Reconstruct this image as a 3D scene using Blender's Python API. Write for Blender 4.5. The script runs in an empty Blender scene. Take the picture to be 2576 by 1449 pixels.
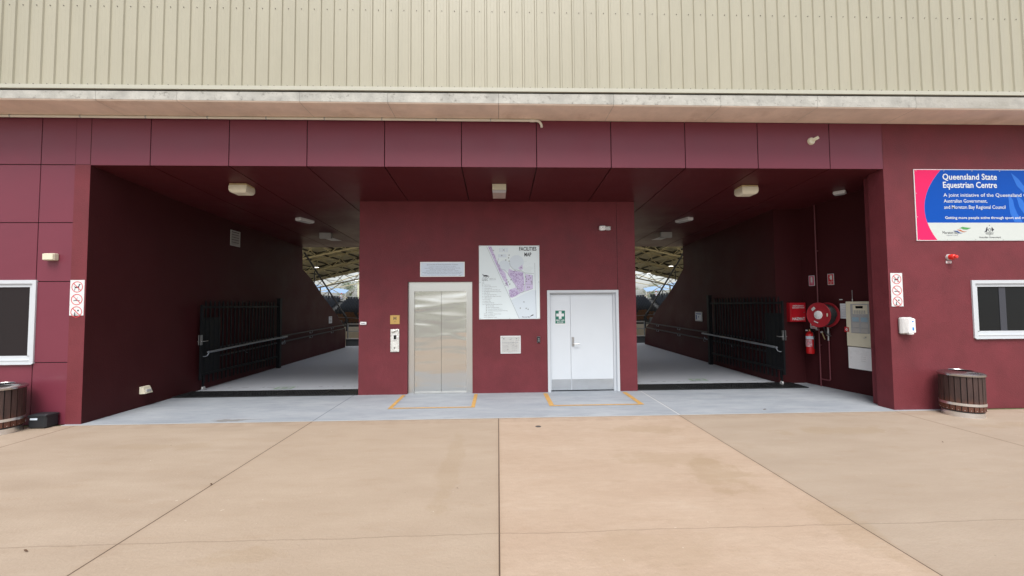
import bpy, math, random
from mathutils import Matrix, Vector
random.seed(7)
R = math.radians
SC = bpy.context.scene
# ------------------------------------------------------------------ camera
cam_d = bpy.data.cameras.new("camera"); cam = bpy.data.objects.new("camera", cam_d)
SC.collection.objects.link(cam); SC.camera = cam
cam_d.sensor_width = 36.0; cam_d.lens = 1000.0 / 2576.0 * 36.0
cam_d.clip_start = 0.05; cam_d.clip_end = 3000
yaw, pitch, roll = R(2.038), R(2.383), R(-0.424)
fw = Vector((math.sin(yaw) * math.cos(pitch), math.cos(yaw) * math.cos(pitch), math.sin(pitch)))
rt = Vector((math.cos(yaw), -math.sin(yaw), 0)); up = rt.cross(fw)
rt2 = rt * math.cos(roll) + up * math.sin(roll); up2 = up * math.cos(roll) - rt * math.sin(roll)
mw = Matrix((rt2, up2, -fw)).transposed().to_4x4(); mw.translation = Vector((0, -6.669, 1.860))
cam.matrix_world = mw
# ------------------------------------------------------------------ world, sun, exposure
SUN_EL, SUN_AZ = 60.0, 184.0            # bright overcast: a broad soft sun high in front of the building
w = bpy.data.worlds.new("World"); SC.world = w; w.use_nodes = True
nt = w.node_tree; bg = nt.nodes["Background"]
sky = nt.nodes.new("ShaderNodeTexSky"); sky.sky_type = 'NISHITA'; sky.sun_disc = False
sky.sun_elevation = R(SUN_EL); sky.sun_rotation = R(SUN_AZ)
sky.air_density = 1.0; sky.dust_density = 3.0; sky.ozone_density = 1.0
hs = nt.nodes.new("ShaderNodeHueSaturation"); hs.inputs["Saturation"].default_value = 0.34
tc = nt.nodes.new("ShaderNodeTexCoord"); nz = nt.nodes.new("ShaderNodeTexNoise")
nz.inputs["Scale"].default_value = 3.2; nz.inputs["Detail"].default_value = 7
mp = nt.nodes.new("ShaderNodeMapping"); mp.inputs["Scale"].default_value = (1, 1, 3.0)
rp = nt.nodes.new("ShaderNodeMapRange"); rp.inputs["From Min"].default_value = .42; rp.inputs["From Max"].default_value = .66
rp.inputs["To Min"].default_value = 1.0; rp.inputs["To Max"].default_value = 1.5
vm = nt.nodes.new("ShaderNodeVectorMath"); vm.operation = 'SCALE'
L = nt.links.new
L(tc.outputs["Generated"], mp.inputs["Vector"]); L(mp.outputs[0], nz.inputs["Vector"]); L(nz.outputs["Fac"], rp.inputs["Value"])
L(sky.outputs[0], hs.inputs["Color"]); L(hs.outputs[0], vm.inputs[0]); L(rp.outputs[0], vm.inputs["Scale"])
L(vm.outputs[0], bg.inputs["Color"]); bg.inputs["Strength"].default_value = 0.085
sd = bpy.data.lights.new("sun", 'SUN'); sd.energy = 1.5; sd.angle = R(34); sd.color = (1.0, .965, .91)
so = bpy.data.objects.new("sun", sd); SC.collection.objects.link(so)
sdir = Vector((math.sin(R(SUN_AZ)) * math.cos(R(SUN_EL)), math.cos(R(SUN_AZ)) * math.cos(R(SUN_EL)), math.sin(R(SUN_EL))))
so.rotation_euler = sdir.to_track_quat('Z', 'Y').to_euler(); so.location = (0, 0, 60)
SC.render.engine = 'CYCLES'
SC.view_settings.view_transform = 'Standard'; SC.view_settings.look = 'None'
SC.view_settings.gamma = 1; SC.view_settings.use_curve_mapping = False
SC.view_settings.exposure = 1.12
SC.cycles.max_bounces = 10; SC.cycles.diffuse_bounces = 6; SC.cycles.glossy_bounces = 4
SC.cycles.sample_clamp_indirect = 6

# ------------------------------------------------------------------ materials
def mat(name, col, rough=.6, metal=0.0, spec=.5, var=0.0, vscale=4.0, bump=0.0, bscale=60.0, stretch=(1, 1, 1),
        var2=None, trans=0.0, emit=None, coat=0.0, bdist=.01, v2scale=1.0, v2lo=.45, v2hi=.7):
    m = bpy.data.materials.new(name); m.use_nodes = True
    t = m.node_tree; b = t.nodes["Principled BSDF"]
    b.inputs["Base Color"].default_value = (*col, 1); b.inputs["Roughness"].default_value = rough
    b.inputs["Metallic"].default_value = metal; b.inputs["Specular IOR Level"].default_value = spec
    if coat: b.inputs["Coat Weight"].default_value = coat; b.inputs["Coat Roughness"].default_value = .15
    if trans: b.inputs["Transmission Weight"].default_value = trans
    if emit: b.inputs["Emission Color"].default_value = (*emit[0], 1); b.inputs["Emission Strength"].default_value = emit[1]
    if var or bump or var2:
        c = t.nodes.new("ShaderNodeTexCoord"); mp = t.nodes.new("ShaderNodeMapping")
        mp.inputs["Scale"].default_value = stretch; t.links.new(c.outputs["Object"], mp.inputs["Vector"])
        vec = mp.outputs[0]
    out = None
    if var:
        n = t.nodes.new("ShaderNodeTexNoise"); n.inputs["Scale"].default_value = vscale; n.inputs["Detail"].default_value = 8
        n.inputs["Roughness"].default_value = .62
        t.links.new(vec, n.inputs["Vector"])
        r = t.nodes.new("ShaderNodeMapRange"); r.inputs["From Min"].default_value = .3; r.inputs["From Max"].default_value = .7
        r.inputs["To Min"].default_value = 1 - var; r.inputs["To Max"].default_value = 1 + var
        t.links.new(n.outputs["Fac"], r.inputs["Value"])
        s = t.nodes.new("ShaderNodeVectorMath"); s.operation = 'SCALE'; s.inputs[0].default_value = col
        t.links.new(r.outputs[0], s.inputs["Scale"]); out = s.outputs[0]
        rr = t.nodes.new("ShaderNodeMapRange"); rr.inputs["From Min"].default_value = .3; rr.inputs["From Max"].default_value = .7
        rr.inputs["To Min"].default_value = max(.03, rough - .08); rr.inputs["To Max"].default_value = min(1, rough + .08)
        t.links.new(n.outputs["Fac"], rr.inputs["Value"]); t.links.new(rr.outputs[0], b.inputs["Roughness"])
    if var2:
        n2 = t.nodes.new("ShaderNodeTexNoise"); n2.inputs["Scale"].default_value = v2scale; n2.inputs["Detail"].default_value = 6
        n2.inputs["Roughness"].default_value = .7
        t.links.new(vec, n2.inputs["Vector"])
        r2 = t.nodes.new("ShaderNodeMapRange"); r2.inputs["From Min"].default_value = v2lo; r2.inputs["From Max"].default_value = v2hi
        t.links.new(n2.outputs["Fac"], r2.inputs["Value"])
        mx = t.nodes.new("ShaderNodeMix"); mx.data_type = 'RGBA'
        t.links.new(r2.outputs[0], mx.inputs[0])
        if out: t.links.new(out, mx.inputs[6])
        else: mx.inputs[6].default_value = (*col, 1)
        mx.inputs[7].default_value = (*var2, 1); out = mx.outputs[2]
    if out: t.links.new(out, b.inputs["Base Color"])
    if bump:
        n3 = t.nodes.new("ShaderNodeTexNoise"); n3.inputs["Scale"].default_value = bscale; n3.inputs["Detail"].default_value = 4
        t.links.new(vec, n3.inputs["Vector"])
        bm = t.nodes.new("ShaderNodeBump"); bm.inputs["Strength"].default_value = bump; bm.inputs["Distance"].default_value = bdist
        t.links.new(n3.outputs["Fac"], bm.inputs["Height"]); t.links.new(bm.outputs[0], b.inputs["Normal"])
    m["col"] = col
    return m

def steel_material():
    m = bpy.data.materials.new('stainless_doors'); m.use_nodes = True; t = m.node_tree; b = t.nodes["Principled BSDF"]
    b.inputs["Base Color"].default_value = (.68, .68, .655, 1); b.inputs["Metallic"].default_value = 1; b.inputs["Roughness"].default_value = .19
    b.inputs["Anisotropic"].default_value = .4
    c = t.nodes.new("ShaderNodeTexCoord"); mp = t.nodes.new("ShaderNodeMapping"); mp.inputs["Scale"].default_value = (.55, 1, 2.6)
    t.links.new(c.outputs["Object"], mp.inputs["Vector"])
    n = t.nodes.new("ShaderNodeTexNoise"); n.inputs["Scale"].default_value = 1.7; n.inputs["Detail"].default_value = 1.2; n.inputs["Distortion"].default_value = .35
    t.links.new(mp.outputs[0], n.inputs["Vector"])
    bm = t.nodes.new("ShaderNodeBump"); bm.inputs["Strength"].default_value = .6; bm.inputs["Distance"].default_value = .02
    t.links.new(n.outputs["Fac"], bm.inputs["Height"]); t.links.new(bm.outputs[0], b.inputs["Normal"])
    return m

MAR = (.150, .0280, .0365)
M = {}
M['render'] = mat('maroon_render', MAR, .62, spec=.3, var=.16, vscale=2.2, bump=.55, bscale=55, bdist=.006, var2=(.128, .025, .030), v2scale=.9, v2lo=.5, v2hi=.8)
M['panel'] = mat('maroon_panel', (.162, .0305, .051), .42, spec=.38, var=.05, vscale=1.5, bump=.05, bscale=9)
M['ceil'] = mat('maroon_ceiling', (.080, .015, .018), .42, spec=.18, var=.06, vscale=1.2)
M['tunnel'] = mat('maroon_tunnel_shaded', (.052, .010, .012), .6, spec=.2, var=.07, vscale=1.6, bump=.4, bscale=50, bdist=.005)  # same maroon paint as the facade, darkened to paint in the passage shade
M['gap'] = mat('joint_black', (.008, .004, .005), .9)
M['clad'] = mat('cream_steel', (.390, .365, .280), .42, var=.02, vscale=3, stretch=(1.5, 1, .35), var2=(.345, .322, .243), v2scale=.45, v2lo=.45, v2hi=.75)
M['trim'] = mat('cream_trim', (.45, .44, .365), .4, var=.03)
M['screw'] = mat('screw_grey', (.12, .11, .10), .5, metal=.5)
M['conc'] = mat('slab_concrete', (.42, .41, .375), .85, var=.24, vscale=4, var2=(.17, .16, .14), v2scale=11, v2lo=.56, v2hi=.72, bump=.4, bscale=30)
M['conc2'] = mat('slab_concrete_worn', (.40, .385, .35), .9, var=.2, vscale=6, var2=(.29, .275, .24), v2scale=3, bump=.5, bscale=25)
M['pit'] = mat('pit_dark', (.10, .09, .08), .9)
M['soffit'] = mat('soffit_concrete', (.76, .615, .515), .85, var=.12, vscale=2.5, var2=(.62, .47, .375), v2scale=1.7, v2lo=.55, v2hi=.75, bump=.3, bscale=20)  # colour raised to carry the warm bounce off the paving
M['pvc'] = mat('cream_pvc', (.72, .69, .60), .35, var=.04)
M['galv'] = mat('galvanised', (.45, .46, .47), .35, metal=.9, var=.1, vscale=12)
M['steel'] = steel_material()
M['steelframe'] = mat('stainless_frame', (.64, .64, .62), .30, metal=1.0)
M['kick'] = mat('kick_plate', (.50, .53, .56), .42, metal=.8, var=.06, vscale=6)
M['white'] = mat('white_paint', (.61, .655, .70), .38, var=.015, vscale=2)
M['frame'] = mat('white_frame', (.54, .575, .615), .4, var=.02)
M['black'] = mat('black_steel', (.007, .008, .010), .5, spec=.25, var=.2, vscale=9)
M['blackpl'] = mat('black_plastic', (.014, .016, .020), .5)
M['gratebar'] = mat('grate_steel', (.045, .047, .05), .4, metal=.5, var=.3, vscale=5)
M['rail'] = mat('grey_rail', (.30, .33, .37), .35, metal=.6, var=.08, vscale=7)
M['darkrail'] = mat('dark_rail', (.055, .055, .06), .45, metal=.4)
M['glass'] = mat('dark_screen', (.010, .011, .012), .3, spec=.2)
M['blind'] = mat('grey_strip', (.042, .045, .058), .6)
M['lightpl'] = mat('cream_diffuser', (.80, .74, .58), .45, var=.03)
M['lightbase'] = mat('warm_base', (.62, .48, .25), .45)
M['creambox'] = mat('cream_box', (.66, .62, .48), .5, var=.05)
M['greybox'] = mat('grey_box', (.42, .41, .39), .6, var=.08)
M['plwhite'] = mat('white_plastic', (.80, .80, .80), .3, var=.02)
M['plgrey'] = mat('light_grey_plastic', (.50, .50, .50), .4)
M['red'] = mat('red_paint', (.50, .012, .022), .35, var=.05)
M['redreel'] = mat('reel_red', (.36, .025, .035), .4, var=.08, vscale=8)
M['redext'] = mat('extinguisher_red', (.62, .015, .018), .25, coat=.3)
M['pink'] = mat('sign_pink', (.74, .016, .12), .45, spec=.2)
M['blue'] = mat('sign_blue', (.001, .070, .40), .45, spec=.15)
M['lblue'] = mat('sign_light_blue', (.025, .15, .58), .45, spec=.2)
M['signwhite'] = mat('sign_white', (.68, .70, .71), .35)
M['signgrey'] = mat('sign_grey_white', (.56, .60, .58), .45, spec=.3)
M['mapbg'] = mat('map_metal', (.74, .83, .86), .32, var=.02, vscale=1.5)
M['notice'] = mat('notice_blue_white', (.62, .71, .82), .4)
M['ink'] = mat('ink', (.035, .035, .045), .6)
M['inkgrey'] = mat('ink_grey', (.20, .22, .26), .6)
M['lilac'] = mat('map_lilac', (.60, .54, .75), .5)
M['lilac2'] = mat('map_violet', (.30, .18, .44), .5)
M['paleb'] = mat('map_pale_blue', (.66, .75, .82), .5)
M['green'] = mat('safety_green', (.008, .14, .10), .45)
M['lgreen'] = mat('logo_green', (.07, .30, .08), .5)
M['orange'] = mat('logo_orange', (.45, .12, .04), .5)
M['navy'] = mat('logo_blue', (.03, .08, .30), .5)
M['purple'] = mat('logo_purple', (.25, .06, .30), .5)
M['signred'] = mat('prohibition_red', (.60, .06, .07), .4)
M['gold'] = mat('lift_sign_tan', (.52, .33, .10), .4)
M['crumple'] = mat('protective_film', (.74, .74, .70), .22, metal=.25, bump=.9, bscale=9, bdist=.03, stretch=(1, 1, 2.2))
M['yellow'] = mat('line_yellow', (.46, .27, .08), .7, var=.2, vscale=14)
M['palegreen'] = mat('worn_green_marking', (.30, .42, .30), .7, var=.2, vscale=20)
M['wood'] = mat('bin_timber', (.050, .026, .022), .6, var=.35, vscale=6, stretch=(6, 6, .8), bump=.3, bscale=30)
M['wood2'] = mat('bin_timber_new', (.115, .040, .020), .6, var=.3, vscale=6, stretch=(6, 6, .8), bump=.3, bscale=30)
M['alum'] = mat('bin_aluminium', (.78, .78, .78), .30, metal=.95)
M['lidalum'] = mat('lid_aluminium', (.46, .45, .45), .22, metal=1.0)
M['hose'] = mat('black_hose', (.018, .020, .022), .45, bump=.4, bscale=12)
M['brass'] = mat('brass_valve', (.35, .27, .13), .35, metal=.9)
M['redpipe'] = mat('maroon_pipe', (.17, .045, .055), .35)
M['paper'] = mat('paper', (.72, .75, .79), .7, var=.02)
M['lcd'] = mat('lcd_dark', (.006, .007, .008), .2)
M['module'] = mat('module_grey', (.36, .365, .37), .5, var=.08, vscale=30)
M['modblue'] = mat('module_blue', (.28, .40, .48), .5)
M['lens'] = mat('beacon_red', (.72, .03, .02), .15, coat=.5)
M['tagblue'] = mat('dispenser_blue', (.03, .26, .70), .3)
M['leaf'] = mat('dry_leaf', (.10, .055, .03), .8)
M['roofsheet'] = mat('roof_underside', (.70, .66, .50), .6, var=.05)
M['truss'] = mat('truss_cream', (.62, .56, .38), .5, var=.1)
M['beam'] = mat('truss_dark', (.055, .05, .04), .6)
M['seatnavy'] = mat('seat_black', (.010, .014, .022), .4)
M['seator'] = mat('seat_orange', (.15, .06, .022), .5)
M['tier'] = mat('tier_concrete', (.08, .085, .09), .9)
M['sail'] = mat('shade_sail', (.22, .32, .46), .8, spec=.2)
M['shed'] = mat('cream_shed', (.56, .55, .40), .6, var=.05)
M['skin'] = mat('skin', (.42, .22, .15), .6)
M['hat'] = mat('red_cap', (.45, .05, .06), .7)
M['shirt'] = mat('pale_shirt', (.55, .58, .68), .8)
M['trousers'] = mat('dark_trousers', (.05, .055, .08), .8)
M['bark'] = mat('bark', (.12, .09, .065), .9, var=.3, vscale=8)
M['leafg'] = mat('gum_leaves', (.075, .11, .035), .7, var=.3, vscale=2)

def nodes_of(m): return m.node_tree, m.node_tree.nodes["Principled BSDF"]
def mth(t, op, a, b=None, clamp=False):
    n = t.nodes.new("ShaderNodeMath"); n.operation = op; n.use_clamp = clamp
    for i, v in enumerate((a, b)):
        if v is None: continue
        if isinstance(v, (int, float)): n.inputs[i].default_value = v
        else: t.links.new(v, n.inputs[i])
    return n.outputs[0]
def mixc(t, f, a, b):
    n = t.nodes.new("ShaderNodeMix"); n.data_type = 'RGBA'
    if isinstance(f, (int, float)): n.inputs[0].default_value = f
    else: t.links.new(f, n.inputs[0])
    for i, v in ((6, a), (7, b)):
        if isinstance(v, tuple): n.inputs[i].default_value = (*v, 1)
        else: t.links.new(v, n.inputs[i])
    return n.outputs[2]
def noise(t, vec, scale, detail=6, rough=.6, lo=.35, hi=.65, dist=0):
    n = t.nodes.new("ShaderNodeTexNoise"); n.inputs["Scale"].default_value = scale; n.inputs["Detail"].default_value = detail
    n.inputs["Roughness"].default_value = rough; n.inputs["Distortion"].default_value = dist
    t.links.new(vec, n.inputs["Vector"])
    r = t.nodes.new("ShaderNodeMapRange"); r.inputs["From Min"].default_value = lo; r.inputs["From Max"].default_value = hi
    t.links.new(n.outputs["Fac"], r.inputs["Value"]); return r.outputs[0]
def mapped(t, scale, rot=0):
    c = t.nodes.new("ShaderNodeTexCoord"); m = t.nodes.new("ShaderNodeMapping"); m.inputs["Scale"].default_value = scale
    m.inputs["Rotation"].default_value = (0, 0, rot)
    t.links.new(c.outputs["Object"], m.inputs["Vector"]); return m.outputs[0]
def line(t, coord, at, half):                                   # 1 inside a thin line
    return mth(t, 'LESS_THAN', mth(t, 'ABSOLUTE', mth(t, 'SUBTRACT', coord, at)), half)
def band(t, coord, a, b):
    return mth(t, 'MULTIPLY', mth(t, 'GREATER_THAN', coord, a), mth(t, 'LESS_THAN', coord, b))
def blob(t, X, Y, cx, cy, rx, ry, nval, amp=.5):                # irregular stain with its own outline
    a = mth(t, 'POWER', mth(t, 'DIVIDE', mth(t, 'SUBTRACT', X, cx), rx), 2)
    b = mth(t, 'POWER', mth(t, 'DIVIDE', mth(t, 'SUBTRACT', Y, cy), ry), 2)
    d = mth(t, 'ADD', mth(t, 'SQRT', mth(t, 'ADD', a, b)), mth(t, 'MULTIPLY', mth(t, 'SUBTRACT', nval, .5), amp * 2))
    return mth(t, 'SUBTRACT', 1.0, mth(t, 'MULTIPLY', mth(t, 'SUBTRACT', d, .7), 2.2, True), True)

def apron_material():
    m = bpy.data.materials.new('tan_concrete'); m.use_nodes = True; t, b = nodes_of(m)
    v = mapped(t, (1, 1, 1)); sep = t.nodes.new("ShaderNodeSeparateXYZ"); t.links.new(v, sep.inputs[0]); X, Y = sep.outputs[0], sep.outputs[1]
    vs = mapped(t, (.55, 1.7, 1), R(12))
    base = mixc(t, noise(t, vs, 1.5, 8, .65), (.325, .257, .195), (.385, .313, .244))
    pink = mixc(t, noise(t, vs, 1.1, 8, .65), (.385, .287, .213), (.430, .332, .254))
    col = mixc(t, band(t, X, 0, 3.0), base, pink)
    left = mth(t, 'MULTIPLY', band(t, X, -3, 0), .35)
    col = mixc(t, left, col, (.365, .286, .214))
    col = mixc(t, mth(t, 'MULTIPLY', band(t, X, 3.0, 30), .30), col, (.315, .262, .212))
    st = noise(t, vs, 3.4, 7, .7, .54, .72)
    col = mixc(t, mth(t, 'MULTIPLY', st, .30), col, (.27, .185, .115))
    md = noise(t, vs, 12, 5, .7, .4, .6); col = mixc(t, mth(t, 'MULTIPLY', md, .14), col, (.235, .175, .125))
    fine = noise(t, v, 48, 4, .7)
    col = mixc(t, mth(t, 'MULTIPLY', fine, .10), col, (.25, .18, .13))
    n1 = noise(t, v, 2.6, 7, .7, .3, .7)
    for cx, cy, rx, ry, f in ((2.4, -2.35, .30, .42, .5), (2.05, -1.9, .55, .22, .3), (2.9, -3.3, .2, .5, .35), (2.2, -.75, .55, .18, .4),
                              (4.9, -1.0, .8, .16, .4), (-.55, -1.9, .12, 1.1, .28), (-4.6, -1.1, .9, .12, .25), (-1.9, -3.55, .25, .1, .3),
                              (7.9, -.9, .7, .14, .35), (1.1, -3.6, .5, .25, .22)):
        col = mixc(t, mth(t, 'MULTIPLY', blob(t, X, Y, cx, cy, rx, ry, n1, .7), f * .8), col, (.27, .195, .115))
    brm = noise(t, mapped(t, (3, 60, 1)), 3.0, 3, .6); col = mixc(t, mth(t, 'MULTIPLY', brm, .10), col, (.30, .225, .165))
    agg = noise(t, v, 130, 2, .5, .55, .75); col = mixc(t, mth(t, 'MULTIPLY', agg, .22), col, (.20, .15, .11))
    lite = noise(t, vs, 2.2, 8, .75, .58, .72); col = mixc(t, mth(t, 'MULTIPLY', lite, .28), col, (.43, .365, .30))
    chip = noise(t, v, 16, 2, .5, .75, .78); col = mixc(t, mth(t, 'MULTIPLY', chip, .55), col, (.55, .48, .40))
    spk = noise(t, v, 9, 2, .5, .77, .80)
    col = mixc(t, mth(t, 'MULTIPLY', spk, .6), col, (.08, .055, .04))
    edge = mth(t, 'MULTIPLY', band(t, Y, -.30, 5), .35)
    col = mixc(t, mth(t, 'MULTIPLY', edge, noise(t, v, 5)), col, (.24, .17, .12))
    for x, h in ((0, .006), (-3.0, .006), (3.0, .005), (-6.67, .006), (6.72, .005)):
        nearj = mth(t, 'SUBTRACT', 1, mth(t, 'DIVIDE', mth(t, 'ABSOLUTE', mth(t, 'SUBTRACT', X, x)), .05), True)
        col = mixc(t, mth(t, 'MULTIPLY', nearj, .25), col, (.26, .18, .12))
        col = mixc(t, mth(t, 'MULTIPLY', line(t, X, x, h), .92), col, (.06, .035, .022))
    wob = mth(t, 'ADD', Y, mth(t, 'MULTIPLY', noise(t, v, 2.2), .02))
    col = mixc(t, mth(t, 'MULTIPLY', line(t, wob, -3.35, .006), .38), col, (.14, .10, .07))
    col = mixc(t, mth(t, 'MULTIPLY', line(t, Y, -7.4, .008), .5), col, (.14, .10, .07))
    t.links.new(col, b.inputs["Base Color"]); b.inputs["Roughness"].default_value = .78
    bm = t.nodes.new("ShaderNodeBump"); bm.inputs["Strength"].default_value = .35; bm.inputs["Distance"].default_value = .004
    t.links.new(noise(t, v, 35, 5), bm.inputs["Height"]); t.links.new(bm.outputs[0], b.inputs["Normal"])
    return m
def passage_material():
    m = bpy.data.materials.new('grey_concrete'); m.use_nodes = True; t, b = nodes_of(m)
    v = mapped(t, (1, 1, 1)); sep = t.nodes.new("ShaderNodeSeparateXYZ"); t.links.new(v, sep.inputs[0]); X, Y = sep.outputs[0], sep.outputs[1]
    vs = mapped(t, (.5, 1.6, 1), R(-18))
    col = mixc(t, noise(t, vs, 1.6, 8, .65), (.250, .278, .315), (.325, .350, .382))
    col = mixc(t, mth(t, 'MULTIPLY', noise(t, vs, 4.2, 8, .75, .48, .66), .55), col, (.215, .235, .27))
    col = mixc(t, mth(t, 'MULTIPLY', noise(t, v, 10, 2, .5, .78, .81), .5), col, (.07, .07, .08))
    n1 = noise(t, v, 7, 7, .7, .3, .7)
    col = mixc(t, mth(t, 'MULTIPLY', blob(t, X, Y, -4.42, .06, .26, .07, n1, .6), .75), col, (.17, .155, .14))
    col = mixc(t, mth(t, 'MULTIPLY', blob(t, X, Y, -4.15, .10, .30, .018, n1, .5), .6), col, (.15, .14, .13))
    for cx, cy, rx, ry in ((-5.9, 1.6, .3, .05), (4.7, 1.1, .5, .12), (-4.2, .9, .6, .1), (5.6, .6, .4, .1)):
        col = mixc(t, mth(t, 'MULTIPLY', blob(t, X, Y, cx, cy, rx, ry, n1, .9), .22), col, (.20, .22, .26))
    col = mixc(t, mth(t, 'MULTIPLY', mth(t, 'GREATER_THAN', Y, 2.3), .8), col, (.52, .55, .60))  # ramp painted paler to stand in for daylight from the arena
    front = mth(t, 'LESS_THAN', Y, 1.76)
    for x, c in ((-3.0, (.09, .10, .12)), (3.02, (.60, .60, .59))):
        col = mixc(t, mth(t, 'MULTIPLY', mth(t, 'MULTIPLY', line(t, X, x, .008), front), .8), col, c)
    col = mixc(t, mth(t, 'MULTIPLY', line(t, X, 3.04, .006), mth(t, 'MULTIPLY', front, .6)), col, (.16, .16, .17))
    col = mixc(t, mth(t, 'MULTIPLY', line(t, Y, -.068, .010), .7), col, (.62, .60, .56))
    dsh = noise(t, mapped(t, (2.2, .3, 1)), 2.4, 2, .5, .52, .56)
    col = mixc(t, mth(t, 'MULTIPLY', mth(t, 'MULTIPLY', line(t, Y, 2.72, .015), dsh), .7), col, (.07, .07, .08))
    t.links.new(col, b.inputs["Base Color"]); b.inputs["Roughness"].default_value = .7
    bm = t.nodes.new("ShaderNodeBump"); bm.inputs["Strength"].default_value = .25; bm.inputs["Distance"].default_value = .003
    t.links.new(noise(t, v, 40, 5), bm.inputs["Height"]); t.links.new(bm.outputs[0], b.inputs["Normal"])
    return m
M['apron'] = apron_material(); M['passage'] = passage_material()
M['palestrip'] = mat('pale_reflection_band', (.60, .52, .42), .8, var=.1)
M['unseen_road'] = mat('bitumen', (.10, .105, .11), .85, var=.12, vscale=2, bump=.3, bscale=40)
M['grass'] = mat('grass', (.10, .12, .045), .95, var=.3, vscale=3, var2=(.16, .14, .07), v2scale=.4)
M['sand'] = mat('arena_sand', (.52, .45, .34), .95, var=.1, vscale=2)

# ------------------------------------------------------------------ mesh builder
class MB:
    def __init__(s, T=None): s.v = []; s.f = []; s.T = T or Matrix(); s.sm = []
    def add(s, vs, fs, smooth=False):
        n = len(s.v); s.v += [s.T @ Vector(p) for p in vs]; s.f += [tuple(i + n for i in f) for f in fs]; s.sm += [smooth] * len(fs)
        return s
    def box(s, x0, x1, y0, y1, z0, z1):
        v = [(x, y, z) for z in (z0, z1) for y in (y0, y1) for x in (x0, x1)]
        return s.add(v, [(0, 2, 3, 1), (4, 5, 7, 6), (0, 1, 5, 4), (2, 6, 7, 3), (0, 4, 6, 2), (1, 3, 7, 5)])
    def bbox(s, x0, x1, y0, y1, z0, z1, b=.01):                 # box with chamfered edges
        def ring(x0, x1, y0, y1, z, c): return [(x0 + c, y0, z), (x1 - c, y0, z), (x1, y0 + c, z), (x1, y1 - c, z), (x1 - c, y1, z), (x0 + c, y1, z), (x0, y1 - c, z), (x0, y0 + c, z)]
        r = [ring(x0 + b, x1 - b, y0 + b, y1 - b, z0, b), ring(x0, x1, y0, y1, z0 + b, b), ring(x0, x1, y0, y1, z1 - b, b), ring(x0 + b, x1 - b, y0 + b, y1 - b, z1, b)]
        v = sum(r, []); f = [tuple(range(7, -1, -1)), tuple(range(24, 32))]
        for k in range(3):
            for i in range(8): j = (i + 1) % 8; f.append((k * 8 + i, k * 8 + j, k * 8 + 8 + j, k * 8 + 8 + i))
        return s.add(v, f)
    def cyl(s, p0, p1, r, n=12, r1=None, caps=True, smooth=True):
        p0, p1 = Vector(p0), Vector(p1); d = (p1 - p0).normalized(); r1 = r if r1 is None else r1
        a = d.orthogonal().normalized(); b = d.cross(a)
        c = [(math.cos(2 * math.pi * i / n), math.sin(2 * math.pi * i / n)) for i in range(n)]
        v = [p0 + (a * x + b * y) * r for x, y in c] + [p1 + (a * x + b * y) * r1 for x, y in c]
        s.add(v, [(i, (i + 1) % n, (i + 1) % n + n, i + n) for i in range(n)], smooth)
        if caps:
            s.add(v[:n], [tuple(range(n - 1, -1, -1))]); s.add(v[n:], [tuple(range(n))])
        return s
    def tube(s, pts, r, n=10):
        pts = [Vector(p) for p in pts]; rings = []; prev = None
        for i, p in enumerate(pts):
            d = ((pts[min(i + 1, len(pts) - 1)] - pts[max(i - 1, 0)])).normalized()
            a = d.orthogonal().normalized() if prev is None else (prev - d * prev.dot(d)).normalized()
            prev = a; b = d.cross(a)
            rings += [p + (a * math.cos(2 * math.pi * k / n) + b * math.sin(2 * math.pi * k / n)) * r for k in range(n)]
        f = [(i * n + k, i * n + (k + 1) % n, (i + 1) * n + (k + 1) % n, (i + 1) * n + k) for i in range(len(pts) - 1) for k in range(n)]
        s.add(rings, f, True); s.add(rings[:n], [tuple(range(n - 1, -1, -1))]); return s.add(rings[-n:], [tuple(range(n))])
    def lathe(s, prof, c=(0, 0, 0), ax='z', n=32, smooth=True, sx=1):
        v = []
        for r, h in prof:
            for k in range(n):
                x, y = r * math.cos(2 * math.pi * k / n) * sx, r * math.sin(2 * math.pi * k / n)
                v.append({'z': (c[0] + x, c[1] + y, c[2] + h), 'y': (c[0] + x, c[1] + h, c[2] - y), 'x': (c[0] + h, c[1] + x, c[2] + y)}[ax])
        f = [(i * n + k, i * n + (k + 1) % n, (i + 1) * n + (k + 1) % n, (i + 1) * n + k) for i in range(len(prof) - 1) for k in range(n)]
        return s.add(v, f, smooth)
    def quad(s, a, b, c, d): return s.add([a, b, c, d], [(0, 1, 2, 3)])
    def poly(s, pts): return s.add(pts, [tuple(range(len(pts)))])
    def prism(s, pts, y0, y1):                                   # xz outline extruded along y
        n = len(pts); v = [(x, y0, z) for x, z in pts] + [(x, y1, z) for x, z in pts]
        return s.add(v, [tuple(range(n)), tuple(range(2 * n - 1, n - 1, -1))] + [(i, i + n, (i + 1) % n + n, (i + 1) % n) for i in range(n)])
    def flat(s, pts, y): return s.add([(x, y, z) for x, z in pts], [tuple(range(len(pts)))])
    def rect(s, x0, x1, z0, z1, y): return s.flat([(x0, z0), (x1, z0), (x1, z1), (x0, z1)], y)
    def ring(s, cx, cz, r0, r1, y, n=36, sx=1):
        a = [(2 * math.pi * k / n) for k in range(n)]
        v = [(cx + r0 * sx * math.cos(t), y, cz + r0 * math.sin(t)) for t in a] + [(cx + r1 * sx * math.cos(t), y, cz + r1 * math.sin(t)) for t in a]
        return s.add(v, [(k, k + n, (k + 1) % n + n, (k + 1) % n) for k in range(n)])
    def disc(s, cx, cz, r, y, n=20): return s.flat([(cx + r * math.cos(2 * math.pi * k / n), cz + r * math.sin(2 * math.pi * k / n)) for k in range(n)], y)
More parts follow.
